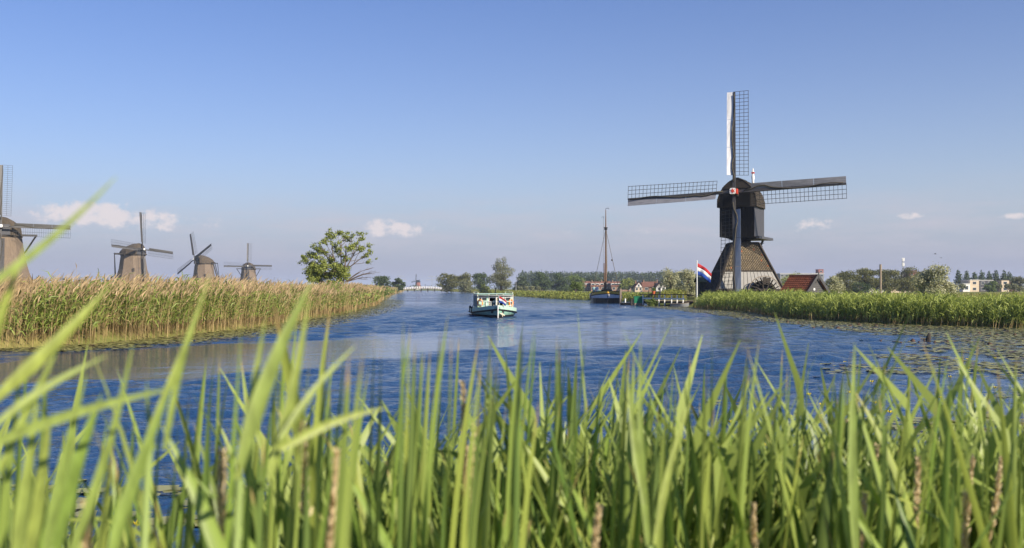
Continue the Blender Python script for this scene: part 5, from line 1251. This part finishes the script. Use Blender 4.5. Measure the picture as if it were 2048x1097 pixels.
def left_reeds():
    g = np.random.default_rng(2); mats = [M_DRY, M_RGREEN, M_PLUME, M_RBROWN]
    pile = Pile()
    def lay(line, n, depth, kind, pw, wmul):
        P, off = along(line, n, depth, g, pw); d = np.hypot(P[:, 0], P[:, 1]); z0 = land(P[:, 0], P[:, 1]); z0 = np.clip(z0, -.3, .6)*.6
        cl = vnoise(P[:, 0]*.9+P[:, 1]*.3, P[:, 1]*.35, 7)*.6+vnoise(P[:, 0]*2.1, P[:, 1]*1.1, 17)*.4
        wd = np.maximum(.011, d*.00030)*wmul
        hv = .88+.24*vnoise(P[:, 0]*.35, P[:, 1]*.16, 41)
        if kind == 'green':
            keep = g.random(n) < np.clip((cl-.33)*6, .12, 1); P, z0, wd, off, cl, hv = (a[keep] for a in (P, z0, wd, off, cl, hv)); H = (1.42+.17*g.normal(size=len(P)))*(.76+.45*cl)*hv
            stalks(pile, P, z0, H, g, wd*.8, 5, .46, (wd*2.4).mean(), 0, 1, tlo=.30, foot=3)
        else:
            H = (1.62+.17*g.normal(size=n))*(.84+.22*vnoise(P[:, 0]*.5, P[:, 1]*.25, 8))*hv+np.minimum(off, 4)*.03
            stalks(pile, P, z0, H, g, wd*.95, 1, .3, (wd*1.3).mean(), 0, 0, plume=2, tlo=.45, wind=(.12, 0))
    near = LEFT[1:9]; mid = LEFT[8:11]; far = LEFT[10:]
    lay(near, 10200, 4.0, 'dry', 1.2, 1.1); lay(near, 13500, 2.4, 'green', 1.2, 1.15)
    lay(near, 3000, 16, 'dry', 1.0, 1.1)
    lay(mid, 2800, 5, 'dry', 1.0, 1.4); lay(mid, 3200, 4, 'green', 1.0, 1.4)
    lay(far, 2000, 7, 'dry', .8, 1.8); lay(far, 1800, 5, 'green', .8, 1.8)
    o = pile.build('reed_bed', mats); tag(o, 'tall reed bed with tan plumes and green leaves along the left bank', 'reeds', kind='stuff')
left_reeds()
def right_reeds():
    g = np.random.default_rng(3); mats = [M_RBROWN, M_RBRIGHT, M_DRY]; pile = Pile(); line = RIGHT[11:]
    line = line[:-1]
    for n, depth, pw, nl in ((12300, 2.8, 1.6, 6), (6500, 13, 1.3, 4)):
        P, off = along(line, n, depth, g, pw, 1); bad = inside(CANAL, P[:, 0], P[:, 1]) & (poly_dist(CANAL, P[:, 0], P[:, 1]) > .5)
        nearmill = (np.hypot(P[:, 0]-27, P[:, 1]-117) < 9) | (np.hypot(P[:, 0]-X(1632, 95), P[:, 1]-96) < 2.6)
        P = P[~(bad | nearmill)]; d = np.hypot(P[:, 0], P[:, 1]); z0 = np.clip(land(P[:, 0], P[:, 1]), -.25, .30)
        cl = vnoise(P[:, 0]*.7, P[:, 1]*.7, 7)*.6+vnoise(P[:, 0]*1.9, P[:, 1]*1.9, 27)*.4
        H = (1.02 if depth < 5 else .86)*(1+.11*g.normal(size=len(P)))*(.58+.72*cl); wd = np.maximum(.011, d*.00032)
        stalks(pile, P, z0, H, g, wd*.8, nl, .44, (wd*2.0).mean(), 1, 1, tlo=.20, foot=0, wind=(.12, -.03), leaf_up=1.5)
        if depth < 5:
            k = (g.random(len(P)) < .16); stalks(pile, P[k], z0[k], H[k]*.5, g, wd[k], 1, .3, .02, 2, 2)
            Q, o2 = along(line, 2600, .5, g, 1.6, 1); Q = Q-np.array([.25, .3]); stalks(pile, Q, np.full(len(Q), -.1), .3+.35*g.random(len(Q)), g, np.maximum(.011, np.hypot(Q[:, 0], Q[:, 1])*.0003), 2, .3, .018, 2, 1, tlo=.5)
    o = pile.build('reed_bed', mats); tag(o, 'bright green reed bed along the right bank below the shed', 'reeds', kind='stuff')
    # straw-coloured verge on the far right bank and round the jetty
    pile = Pile()
    for line, n, depth, h, pw in ((RIGHT[1:8], 5200, 5, .50, .6), (RIGHT[1:6], 2000, 26, .45, .6), (RIGHT[6:12], 2000, 3.5, .55, .5)):
        P, off = along(line, n, depth, g, pw, 1); d = np.hypot(P[:, 0], P[:, 1])
        k = ~((P[:, 1] > 124) & (P[:, 1] < 146) & (P[:, 0] < 14.3)) & ~((P[:, 1] > 98) & (P[:, 1] < 112) & (P[:, 0] < 20.5)); P = P[k]; d = d[k]
        cl = vnoise(P[:, 0]*.12, P[:, 1]*.06, 5); z0 = land(P[:, 0], P[:, 1]); H = h*(.4+1.3*cl)*(.7+.6*g.random(len(P))); wd = np.maximum(.015, d*.0005)
        stalks(pile, P, z0, H, g, wd, 3, h*.55, (wd*1.3).mean(), 0, 1, tlo=.1)
    o = pile.build('bank_grass', [M_GRASSY, M_LEAF_SUN]); tag(o, 'straw and green rough grass along the far right bank', 'grass', kind='stuff')
    # grass over the right meadow
    pile = Pile(); n = 6000; d = 60*(250/60)**g.random(n); px = g.uniform(1380, 2120, n); P = np.stack([(px-CX)/F*d, d], 1)
    k = ~inside(CANAL, P[:, 0], P[:, 1]) & (poly_dist(CANAL, P[:, 0], P[:, 1]) > 6) & (np.hypot(P[:, 0]-27, P[:, 1]-117) > 5.5) & (np.hypot(P[:, 0]-X(1632, 95)+1, P[:, 1]-96.5) > 2.6); P = P[k]; d = d[k]
    stalks(pile, P, land(P[:, 0], P[:, 1]), .35+.2*g.random(len(P)), g, np.maximum(.02, d*.0005), 2, .3, .03, 0, 1, tlo=.1)
    o = pile.build('meadow_grass', [M_GRASSY, M_LEAF_SUN]); tag(o, 'tall straw-coloured meadow grass behind the right reeds', 'grass', kind='stuff')
right_reeds()

# ------------------------------------------------------------------ water lilies
M_PAD = material('lily_pad', (.31, .30, .10), .42, .3, 3, 0, .35, color2=(.16, .16, .055), island=.75); M_PADB = material('brown_lily_pad', (.15, .09, .05), .5, .3, 3, 0, .4, color2=(.07, .05, .03), island=.6)
def lilies():
    g = np.random.default_rng(6)
    edge, poly = LILY_EDGE, LILY_POLY
    def put(P, r0, r1, name, label, mats, brown=.1):
        n = len(P); r = g.uniform(r0, r1, n)*(.7+.6*g.random(n)); k = 6; a0 = g.random(n)*6.28; tl = g.normal(size=(n, 2))*.10
        an = a0[:, None]+np.linspace(.18, 6.10, k)[None, :]; x = r[:, None]*np.cos(an)*(.85+.3*g.random((n, k))); y = r[:, None]*np.sin(an)*(.85+.3*g.random((n, k)))
        z = .010+np.abs(x*tl[:, :1]+y*tl[:, 1:])+g.random((n, 1))*.014
        vv = np.stack([P[:, :1]+x, P[:, 1:]+y, z], -1).reshape(-1, 3); b = (np.arange(n)*k)[:, None]
        q = np.stack([np.concatenate([b, b+1, b+2, b+3], 1), np.concatenate([b, b+3, b+4, b+5], 1)], 1).reshape(-1, 4)
        mi = np.repeat((g.random(n) < brown).astype(int), 2)
        o = quads_object(name, vv, q, mats, mi); tag(o, label, 'water lilies', kind='stuff')
    # right side
    n = 95000; P = np.stack([g.uniform(-1, 36, n), 6+(112-6)*g.random(n)**1.5], 1); ins = inside(poly, P[:, 0], P[:, 1]); de = poly_dist(edge, P[:, 0], P[:, 1], False)
    pat = vnoise(P[:, 0]*.55, P[:, 1]*.30, 51)*.55+vnoise(P[:, 0]*1.4, P[:, 1]*.9, 52)*.45
    want = np.where(ins, np.clip(.25+de*.16, 0, .95), np.clip(.22-de*.16, 0, 1)); farb = (P[:, 1] > 40); want = np.where(ins & farb, np.clip(.5+de*.4, 0, 1), want); want = np.where(P[:, 1] < 22, want*.42, want)
    sdc = inside(CANAL, P[:, 0], P[:, 1])
    P = P[(pat < .25+want*.68) & (g.random(n) < np.clip(want*1.5, 0, 1)) & sdc]
    put(P, .07, .135, 'lily_pads', 'floating lily pads covering the water off the right bank', [M_PAD, M_PADB], .12)
    # left edge
    n = 20000; A = LEFT[1:11]; Q, off = along(A, n, 3.3, g, 1.1, -1); pat = vnoise(Q[:, 0]*.8, Q[:, 1]*.5, 61); k = inside(CANAL, Q[:, 0], Q[:, 1]) & (g.random(n) < np.clip(1.25-off*.33+pat*.4, 0, 1)); Q = Q[k]
    m = 260; S = np.stack([g.uniform(-6, 0, m), g.uniform(6.8, 10, m)], 1); S = S[vnoise(S[:, 0]*.8, S[:, 1]*1.2, 71) > .5]
    put(np.concatenate([Q, S]), .07, .14, 'lily_pads', 'strip of lily pads floating along the foot of the left reeds', [M_PAD, M_PADB], .06)
    # yellow flowers
    M_YF = material('yellow_petals', (.80, .62, .03), .5, .1, 4); M_WF = material('white_petals', (.8, .8, .74), .5, .05, 4)
    def flower_mesh(mt, r):
        r = r*.75
        m = MB()
        for k in range(6):
            a = k*math.pi/3; d = Vector((math.cos(a), math.sin(a), 0)); u = Vector((-d.y, d.x, 0)); m.add([d*.2*r, d*.75*r+u*.4*r+Vector((0, 0, r*.35)), d*1.0*r+Vector((0, 0, r*1.0)), d*.75*r-u*.4*r+Vector((0, 0, r*.35))], [(0, 1, 2, 3)])
        m.ball((0, 0, r*.3), r*.5, r*.5, r*.45, 6, 4); return m
    src = {}
    for mt, key in ((M_YF, 'y'), (M_WF, 'w')):
        src[key] = None
    spots = [(1231, 942, 'y'), (1376, 890, 'y'), (1366, 891, 'y'), (1378, 878, 'y'), (1644, 815, 'y'), (1618, 794, 'y'), (1750, 811, 'y'), (1755, 776, 'y'), (1936, 740, 'y'), (1935, 722, 'y'), (1744, 768, 'y'), (1756, 862, 'y'), (1596, 838, 'y'), (1535, 898, 'y'), (1500, 912, 'y'), (1579, 840, 'y'), (1645, 838, 'y'), (1900, 758, 'y'), (1990, 780, 'y'), (1460, 850, 'y'), (1530, 862, 'y'), (1690, 728, 'y'), (1830, 770, 'y'), (1780, 830, 'y'), (1343, 940, 'w'), (1544, 826, 'w'), (275, 1058, 'y'), (1880, 800, 'y'), (1700, 790, 'y'), (1990, 720, 'y')]
    spots.sort(); cnt = {'y': 0, 'w': 0}
    for px, py, k in spots:
        x, y = shore(px, py); cnt[k] += 1
        if src[k] is None: src[k] = flower_mesh(M_YF if k == 'y' else M_WF, .055).build('lily_flower', M_YF if k == 'y' else M_WF); o = src[k]
        else: o = src[k].copy(); COL.objects.link(o)
        o.location = (x, y, .03); o.rotation_euler = (0, 0, px*.7)
        tag(o, 'small yellow water lily flower among the pads, '+ORD[cnt[k]-1]+' from the left' if k == 'y' else 'small white water lily flower among the pads, '+('left' if cnt[k] == 1 else 'right')+' one of two', 'flower', 'yellow water lily flowers' if k == 'y' else 'white water lily flowers')
lilies()
M_MUD = material('peat', (.075, .045, .03), .8, .4, 9, .6, .3)
def clumps():
    """lumps of floating root and peat off the right bank"""
    rnd = random.Random(3)
    spots = [(1825, 683, 12), (1838, 686, 7), (1818, 684, 6), (1596, 647, 7), (1627, 657, 9), (1646, 656, 7), (1665, 654, 7), (1676, 658, 10), (1700, 653, 9), (1718, 652, 12), (1740, 654, 6), (1752, 653, 9), (1770, 653, 8), (1614, 648, 5), (1689, 657, 6), (1870, 686, 8), (1895, 686, 9), (1762, 683, 7), (1802, 687, 8), (1958, 668, 10), (1980, 669, 8), (1994, 672, 9), (2030, 672, 10), (1575, 646, 7), (1980, 690, 11)]
    spots.sort()
    for i, (px, py, w) in enumerate(spots):
        x, y = shore(px, py); r = w/F*y/2; m = MB(); n = 9; loops = []
        for t, s in ((0, 1.15), (.35, 1.0), (.7, .7), (1.0, .25)): loops.append([(r*s*rnd.uniform(.7, 1.25)*math.cos(a), r*s*rnd.uniform(.7, 1.25)*.8*math.sin(a), -.05+t*(r*.8+.05)*rnd.uniform(.7, 1.2)) for a in [2*math.pi*k/n for k in range(n)]])
        m.loft(loops); o = m.build('peat_lump', M_MUD, smooth=True); o.location = (x, y, 0)
        tag(o, 'dark peat lump afloat off the right reeds, '+ORD[i]+' from the left', 'peat lump', 'peat lumps off the right bank')
    x, y = shore(1856, 684); r = thing('rotten_stump', 'dark rotten stump sticking out of the water near the right bank', 'stump', (x, y, 0)); m = MB(); m.tube([(0, 0, -.2), (.02, 0, .15), (.05, 0, .30)], [.09, .085, .05], 8); m.build('wood', M_WOODD, r)
    m = MB(); m.tube([(-.10, .02, -.1), (-.13, .02, .12)], [.05, .03], 6); m.build('splinter', M_MUD, r)
clumps()

# ------------------------------------------------------------------ reeds in front of the camera
M_FRONT = material('front_reed_leaf', (.37, .445, .11), .45, .3, 1.2, 0, .4, color2=(.23, .31, .07), island=.3, trans=.38, stretch=(1, 1, .25))
M_FRONT2 = material('front_reed_leaf_dark', (.19, .265, .07), .45, .3, 1.2, 0, .4, color2=(.11, .165, .04), island=.3, trans=.34, stretch=(1, 1, .25))
M_STEMG = material('front_reed_stem', (.20, .27, .07), .5, .25, 4, 0, .4)
M_SEED = material('seed_head', (.74, .62, .40), .85, .25, 20, 0, .2, color2=(.55, .43, .25), island=.7, trans=.2)
def blade_mesh(name, L, W, arch, twist, mt, n=9):
    """lance-shaped leaf rising along +Z and arching towards +X"""
    vs = []; fs = []; p = Vector((0, 0, 0)); a = 0.0
    for i in range(n+1):
        s = i/n; w = W*(min(1, .45+s*2.4))*(1-s**2.2)**.9*.5+.0004
        tw = twist*s; sd = Vector((math.sin(tw)*math.cos(a), math.cos(tw), -math.sin(tw)*math.sin(a))); nr = Vector((math.cos(a), 0, -math.sin(a)))
        vs += [p-sd*w+nr*w*.35, p, p+sd*w+nr*w*.35]
        a = arch*(s**1.3)*1.2; p = p+Vector((math.sin(a), 0, math.cos(a)))*(L/n)
    for i in range(n):
        for j in range(2): k = i*3+j; fs.append((k, k+1, k+4, k+3))
    me = bpy.data.meshes.new(name); me.from_pydata([tuple(v) for v in vs], [], fs); me.materials.append(mt); me.polygons.foreach_set('use_smooth', [True]*len(fs)); return me
def leaf_detail(src, name, tips):
    """copy of a leaf material with veins, plant-to-plant colour and withered tips"""
    mt = src.copy(); mt.name = name; nt = mt.node_tree; N = nt.nodes; L = nt.links; p = N['Principled BSDF']
    mix = p.inputs['Base Color'].links[0].from_node; targets = [l.to_socket for l in mix.outputs['Result'].links]
    tc = next(n for n in N if n.type == 'TEX_COORD')
    mp = N.new('ShaderNodeMapping'); mp.inputs['Scale'].default_value = (3, 260, 1.2) if tips else (120, 120, 2); L.new(tc.outputs['Object'], mp.inputs[0])
    no = N.new('ShaderNodeTexNoise'); no.inputs['Scale'].default_value = 1; no.inputs['Detail'].default_value = 3; L.new(mp.outputs[0], no.inputs['Vector'])
    r = N.new('ShaderNodeMapRange'); r.inputs[1].default_value = .3; r.inputs[2].default_value = .7; r.inputs[3].default_value = .74; r.inputs[4].default_value = 1.22; L.new(no.outputs[0], r.inputs[0])
    mul = N.new('ShaderNodeMix'); mul.data_type = 'RGBA'; mul.blend_type = 'MULTIPLY'; mul.inputs[0].default_value = 1
    L.new(mix.outputs['Result'], mul.inputs['A']); L.new(r.outputs[0], mul.inputs['B']); col = mul.outputs['Result']
    oi = N.new('ShaderNodeObjectInfo'); rp = N.new('ShaderNodeValToRGB'); L.new(oi.outputs['Random'], rp.inputs[0]); e = rp.color_ramp.elements
    e[0].color = (.72, .86, .62, 1); e[1].color = (1.12, 1.04, .86, 1); x = e.new(.5); x.color = (1, 1, 1, 1)
    m2 = N.new('ShaderNodeMix'); m2.data_type = 'RGBA'; m2.blend_type = 'MULTIPLY'; m2.inputs[0].default_value = 1; L.new(col, m2.inputs['A']); L.new(rp.outputs[0], m2.inputs['B']); col = m2.outputs['Result']
    if tips:
        sp = N.new('ShaderNodeSeparateXYZ'); L.new(tc.outputs['Object'], sp.inputs[0]); n2 = N.new('ShaderNodeTexNoise'); n2.inputs['Scale'].default_value = 9; L.new(tc.outputs['Object'], n2.inputs['Vector'])
        ad = N.new('ShaderNodeMath'); ad.operation = 'MULTIPLY_ADD'; L.new(n2.outputs[0], ad.inputs[0]); ad.inputs[1].default_value = .35; L.new(sp.outputs[2], ad.inputs[2])
        ob = N.new('ShaderNodeMath'); ob.operation = 'MULTIPLY_ADD'; L.new(oi.outputs['Random'], ob.inputs[0]); ob.inputs[1].default_value = .22; L.new(ad.outputs[0], ob.inputs[2])
        tr = N.new('ShaderNodeMapRange'); tr.inputs[1].default_value = 1.22; tr.inputs[2].default_value = 1.38; L.new(ob.outputs[0], tr.inputs[0])
        m3 = N.new('ShaderNodeMix'); m3.data_type = 'RGBA'; L.new(tr.outputs[0], m3.inputs[0]); L.new(col, m3.inputs['A']); m3.inputs['B'].default_value = (.42, .30, .13, 1); col = m3.outputs['Result']
    for t in targets: L.new(col, t)
    return mt
def front_reeds():
    rnd = random.Random(17); MT1, MT2, MH1 = leaf_detail(M_FRONT, 'front_leaf_veined', True), leaf_detail(M_FRONT2, 'front_leaf_veined_dark', True), leaf_detail(M_FRONT, 'front_blade_veined', False)
    blades = [blade_mesh('leaf', 1, .062+.020*rnd.random(), .03+.055*k, rnd.uniform(-.7, .7), MT1 if k % 3 else MT2) for k in range(9)]
    bent = [blade_mesh('leaf', 1, .055, a, t, MT1) for a, t in ((1.3, .5), (1.9, -.6), (2.4, .3))]
    stems = []
    for k in range(4):
        m = MB(); b = rnd.uniform(-.05, .05); m.tube([(0, 0, 0), (.02+b, .01, .4), (.06+b, .02, .75), (.12, .03, 1.0)], [.0048, .0044, .0038, .0016], 6); o = m.build('stem', M_STEMG, smooth=True); stems.append(o.data); bpy.data.objects.remove(o)
    ex = [-60, 0, 120, 250, 400, 520, 600, 700, 800, 900, 1000, 1100, 1200, 1300, 1400, 1470, 1560, 1650, 1720, 1790, 1850, 1950, 2048, 2110]
    ey = [690, 740, 760, 760, 720, 640, 620, 740, 650, 690, 650, 660, 745, 715, 740, 680, 730, 770, 690, 770, 710, 680, 685, 680]
    def gz(y): return .30 if y < 2.6 else max(-.25, .30-.22*(y-2.6))
    grp = 'green reeds growing in front of the camera'
    def plant(px, d, ytip, label, nl, wide=1.0, tall=1.0):
        x = X(px, d); g0 = gz(d); top = max(.5, Zp(ytip, d)-g0); tl = rnd.uniform(.34, .52); hs = max(.3, (top-tl*.93)); yaw = rnd.uniform(-.6, .6)
        r = thing('reed', label, 'reed', (x-.12*hs*math.cos(yaw), d, g0), yaw, grp)
        st = link('stem', rnd.choice(stems), r); st.scale = (1, 1, hs)
        for j in range(nl):
            t = 1.0 if j == 0 else max(.25, 1-.115*j-rnd.uniform(0, .05)); L = (tl if j == 0 else rnd.uniform(.36, .56))*(1 if j < 4 else .9)
            az = rnd.uniform(-.5, .5)+(math.pi if j % 2 else 0) if j else rnd.uniform(-.4, .4); tilt = rnd.uniform(.0, .08) if j == 0 else rnd.uniform(.05, .30)
            off = Vector((.12*t*t, .03*t*t, hs*t*.995)); b = rnd.choice(blades[:3] if j == 0 else (bent if rnd.random() < .10 else blades))
            w = (.62 if j == 0 else 1.0)*rnd.uniform(.55, .95)*wide
            M = Matrix.Translation(off) @ Matrix.Rotation(az, 4, 'Z') @ Matrix.Rotation(tilt, 4, 'Y') @ Matrix.Rotation(rnd.uniform(-.6, .6), 4, 'Z') @ Matrix.Diagonal((L, L*w if True else L, L, 1))
            link('leaf', b, r, M)
    MARK = [(60, 'in the left corner'), (200, 'below the large thatched mill'), (330, 'below the second thatched mill'), (450, 'below the mill with crossed sails'), (600, 'left of the leafy tree'), (720, 'below the leafy tree'), (830, 'below the white bridge'), (930, 'left of the green boat'), (1040, 'below the green boat'), (1180, 'between the boat and the barge'), (1260, 'below the barge'), (1400, 'below the jetty and flag'), (1560, 'below the black mill'), (1690, 'below the red-roofed shed'), (1800, 'below the wooden pole'), (1930, 'below the large pale bush'), (9999, 'in the right corner')]
    def zone(n, a, b, dmin, dmax, spread):
        for _ in range(n):
            px = rnd.uniform(a, b); d = dmin*(dmax/dmin)**rnd.random(); y = np.interp(px, ex, ey)+spread*rnd.random()**1.35
            k = next(q for q in range(len(MARK)) if px < MARK[q][0]); lo = y > np.interp(px, ex, ey)+spread*.38
            lab = ('short' if lo else 'tall')+' green reed '+('at the front' if d < 1.9 else 'at the back')+' of the near stand, '+MARK[k][1]
            plant(px, d, y, lab, 6 if d < 2 else 5)
    zone(15, -60, 150, .95, 1.6, 260); zone(17, 150, 470, 1.05, 2.0, 300); zone(32, 450, 720, 1.0, 2.0, 300); zone(58, 700, 1110, 1.2, 2.5, 300)
    zone(82, 1080, 1640, 1.5, 3.2, 280); zone(80, 1620, 2110, 1.5, 3.8, 260)
    # blades that reach far up and across on the left
    def hero(label, d, blades_, stem=None):
        r = thing('reed', label, 'reed', (X(blades_[0][0], d), d, .30)); o0 = r.location
        lo = Vector((0, 0, 0))
        zmin = min(Zp(b[1], d) for b in blades_)
        m = MB(); x0 = X(blades_[0][0], d)-o0.x; m.tube([(x0-.05, 0, 0), (x0-.03, 0, (zmin-.3)*.6), (x0, 0, zmin-.30+.02)], [.006, .0055, .004], 6); m.build('stem', M_STEMG, r, smooth=True)
        for bx, by, tx, ty, wpx, bow in blades_:
            A = Vector((X(bx, d), d, Zp(by, d)))-o0; B = Vector((X(tx, d), d+.06, Zp(ty, d)))-o0; L = (B-A).length; W = .56*wpx/F*d
            vs = []; fs = []; n = 10; t = (B-A).normalized(); nn = Vector((-t.z, 0, t.x))
            for i in range(n+1):
                s = i/n; c = A.lerp(B, s)+nn*bow*L*math.sin(math.pi*s); w = W*min(1, .5+s*1.8)*(1-s**2.0)**.9*.5+.0004; nr = Vector((0, -1, 0))
                vs += [c-nn*w+nr*w*.3, c, c+nn*w+nr*w*.3]
            for i in range(n):
                for j in range(2): k = i*3+j; fs.append((k, k+1, k+4, k+3))
            m = MB(); m.add(vs, fs); m.build('leaf', MH1, r, smooth=True)
    hero('blurred reed at the left edge, its leaf rising across the thatched mill sail', .78, [(-60, 600, 172, 337, 34, -.035), (-70, 900, -20, 480, 50, .02)])
    hero('blurred reed with broad leaf slanting up over the left reed bank', .86, [(-10, 800, 160, 575, 62, -.02), (-20, 860, 155, 722, 40, .05), (-5, 950, 60, 690, 40, .0)])
    hero('blurred reed whose long leaf lies across the left water', .84, [(-60, 905, 318, 786, 44, .03), (90, 1120, 112, 760, 50, .01), (30, 1150, 10, 800, 60, 0)])
    hero('blurred reed with two slim leaves crossing the left reed bank', 1.0, [(300, 860, 384, 548, 30, -.02), (330, 900, 352, 640, 28, .02), (310, 900, 250, 770, 24, .03)])
    hero('broad blurred reed cluster leaf left of centre, tip at the bank top', .95, [(480, 930, 600, 560, 70, .03), (540, 960, 592, 600, 44, -.02), (560, 900, 760, 830, 40, .06), (470, 1000, 500, 640, 36, 0), (560, 880, 690, 700, 30, .04)])
    hero('blurred reed with wide upright leaves in the lower left corner', .9, [(100, 1130, 150, 800, 80, .02), (130, 1140, 215, 700, 40, -.03), (60, 1120, 40, 850, 70, 0), (220, 1120, 300, 780, 60, .02)])
    hero('single wide reed leaf standing clear left of the wooden pole', 1.55, [(1712, 1120, 1736, 690, 40, .015), (1706, 1140, 1690, 860, 26, 0)])
    hero('tall reed with paired upright leaves between the jetty and the black mill', 1.45, [(1300, 1120, 1292, 690, 30, .02), (1290, 1010, 1264, 755, 32, .015), (1310, 1090, 1400, 800, 30, .03)])
    # dry stalks with seed heads
    def dry(px, ytop, d, lean, label, hl):
        r = thing('dry_reed', label, 'dry reed', (X(px, d)-lean*.8, d, gz(d)), 0, 'dry reeds in the front stand'); H = Zp(ytop, d)-gz(d)
        m = MB(); m.tube([(0, 0, 0), (lean*.35, 0, H*.6), (lean*.8, 0, H-hl)], [.0045, .004, .003], 5); m.build('stem', M_DRY, r)
        g = np.random.default_rng(int(px)); n = 240; t = g.random(n); ax = np.stack([lean*.8+lean*.5*t*hl*1.4, 0*t, H-hl+hl*t], 1); az = g.random(n)*6.28; rad = .0046*(1-t*.65)*(.3+g.random(n)); c = ax+np.stack([np.cos(az)*rad, np.sin(az)*rad, 0*t], 1)
        dirv = unit(np.stack([np.cos(az)*.6+lean, np.sin(az)*.6, np.full(n, 1.0)], 1)); sd = unit(np.cross(dirv, g.normal(size=(n, 3)))); s = .004+.005*g.random(n)
        cc = np.stack([c-dirv*s[:, None], c, c+dirv*s[:, None]], 1); v, q = ribbons(cc, (s*.8)[:, None]*np.array([.4, 1, .2]), sd); quads_object('seed_head', v, q, M_SEED, None, r)
    for i, (px, yt, d, ln, hl) in enumerate(sorted([(440, 905, 1.15, .02, .14), (612, 845, 1.3, -.06, .12), (655, 905, 1.2, .10, .15), (930, 765, 1.9, -.03, .18), (940, 850, 1.8, .05, .16), (172, 1015, 1.0, 0, .10), (1180, 1015, 1.5, .16, .12), (1290, 840, 2.6, .0, .18), (1690, 840, 2.4, .04, .18), (1670, 840, 2.6, .0, .2), (1830, 915, 1.9, .06, .16), (1745, 890, 2.2, .10, .14), (1930, 915, 2.0, .14, .16), (1985, 915, 2.0, .18, .14), (1720, 990, 1.7, .08, .14), (1510, 1010, 1.7, -.05, .12), (1930, 990, 1.6, .0, .16), (1640, 900, 2.3, .02, .16)])):
        dry(px, yt, d, ln, 'dry tan reed stalk with seed head in the front stand, '+ORD[i]+' from the left', hl)
    # low leaves filling the back of the stand
    g = np.random.default_rng(9); pile = Pile(); n = 2100; px = np.concatenate([g.uniform(-80, 120, 80), g.uniform(440, 720, 170), g.uniform(700, 1150, 600), g.uniform(1100, 2130, n-850)]); d = 2.1*(4.6/2.1)**g.random(n); P = np.stack([(px-CX)/F*d, d], 1)
    yt = np.interp(px, ex, ey)+205+330*g.random(n)**.8+np.where(px < 1100, 90, 0); z0 = np.where(d < 2.6, .3, np.maximum(-.25, .3-.22*(d-2.6))); H = np.clip(EYE-(yt-HY)/F*d-z0, .35, 1.5)
    stalks(pile, P, z0, H, g, np.full(n, .006), 7, .34, .024, 2, 0, tlo=.3, leaf_up=3.6); k = g.random(n) < .5
    stalks(pile, P[k]+.05, z0[k], H[k]*.95, g, np.full(k.sum(), .006), 6, .33, .022, 2, 1, tlo=.3, leaf_up=3.2)
    o = pile.build('reed_undergrowth', [M_FRONT, M_FRONT2, M_STEMG]); tag(o, 'dense low reed leaves filling the gaps between the front reeds', 'reeds', kind='stuff')
front_reeds()

# ------------------------------------------------------------------ air
def haze():
    m = MB(); m.box(-6400, 6400, -6400, 6400, -2.2, 42)
    mt = bpy.data.materials.new('haze'); mt.use_nodes = True; nt = mt.node_tree; nt.nodes.clear(); out = nt.nodes.new('ShaderNodeOutputMaterial'); v = nt.nodes.new('ShaderNodeVolumePrincipled')
    v.inputs['Color'].default_value = (.66, .78, 1.0, 1); v.inputs['Density'].default_value = .00018; v.inputs['Anisotropy'].default_value = .0
    nt.links.new(v.outputs[0], out.inputs['Volume'])
    o = m.build('haze', mt); tag(o, 'thin pale haze over the whole polder', None, kind='stuff')
haze()
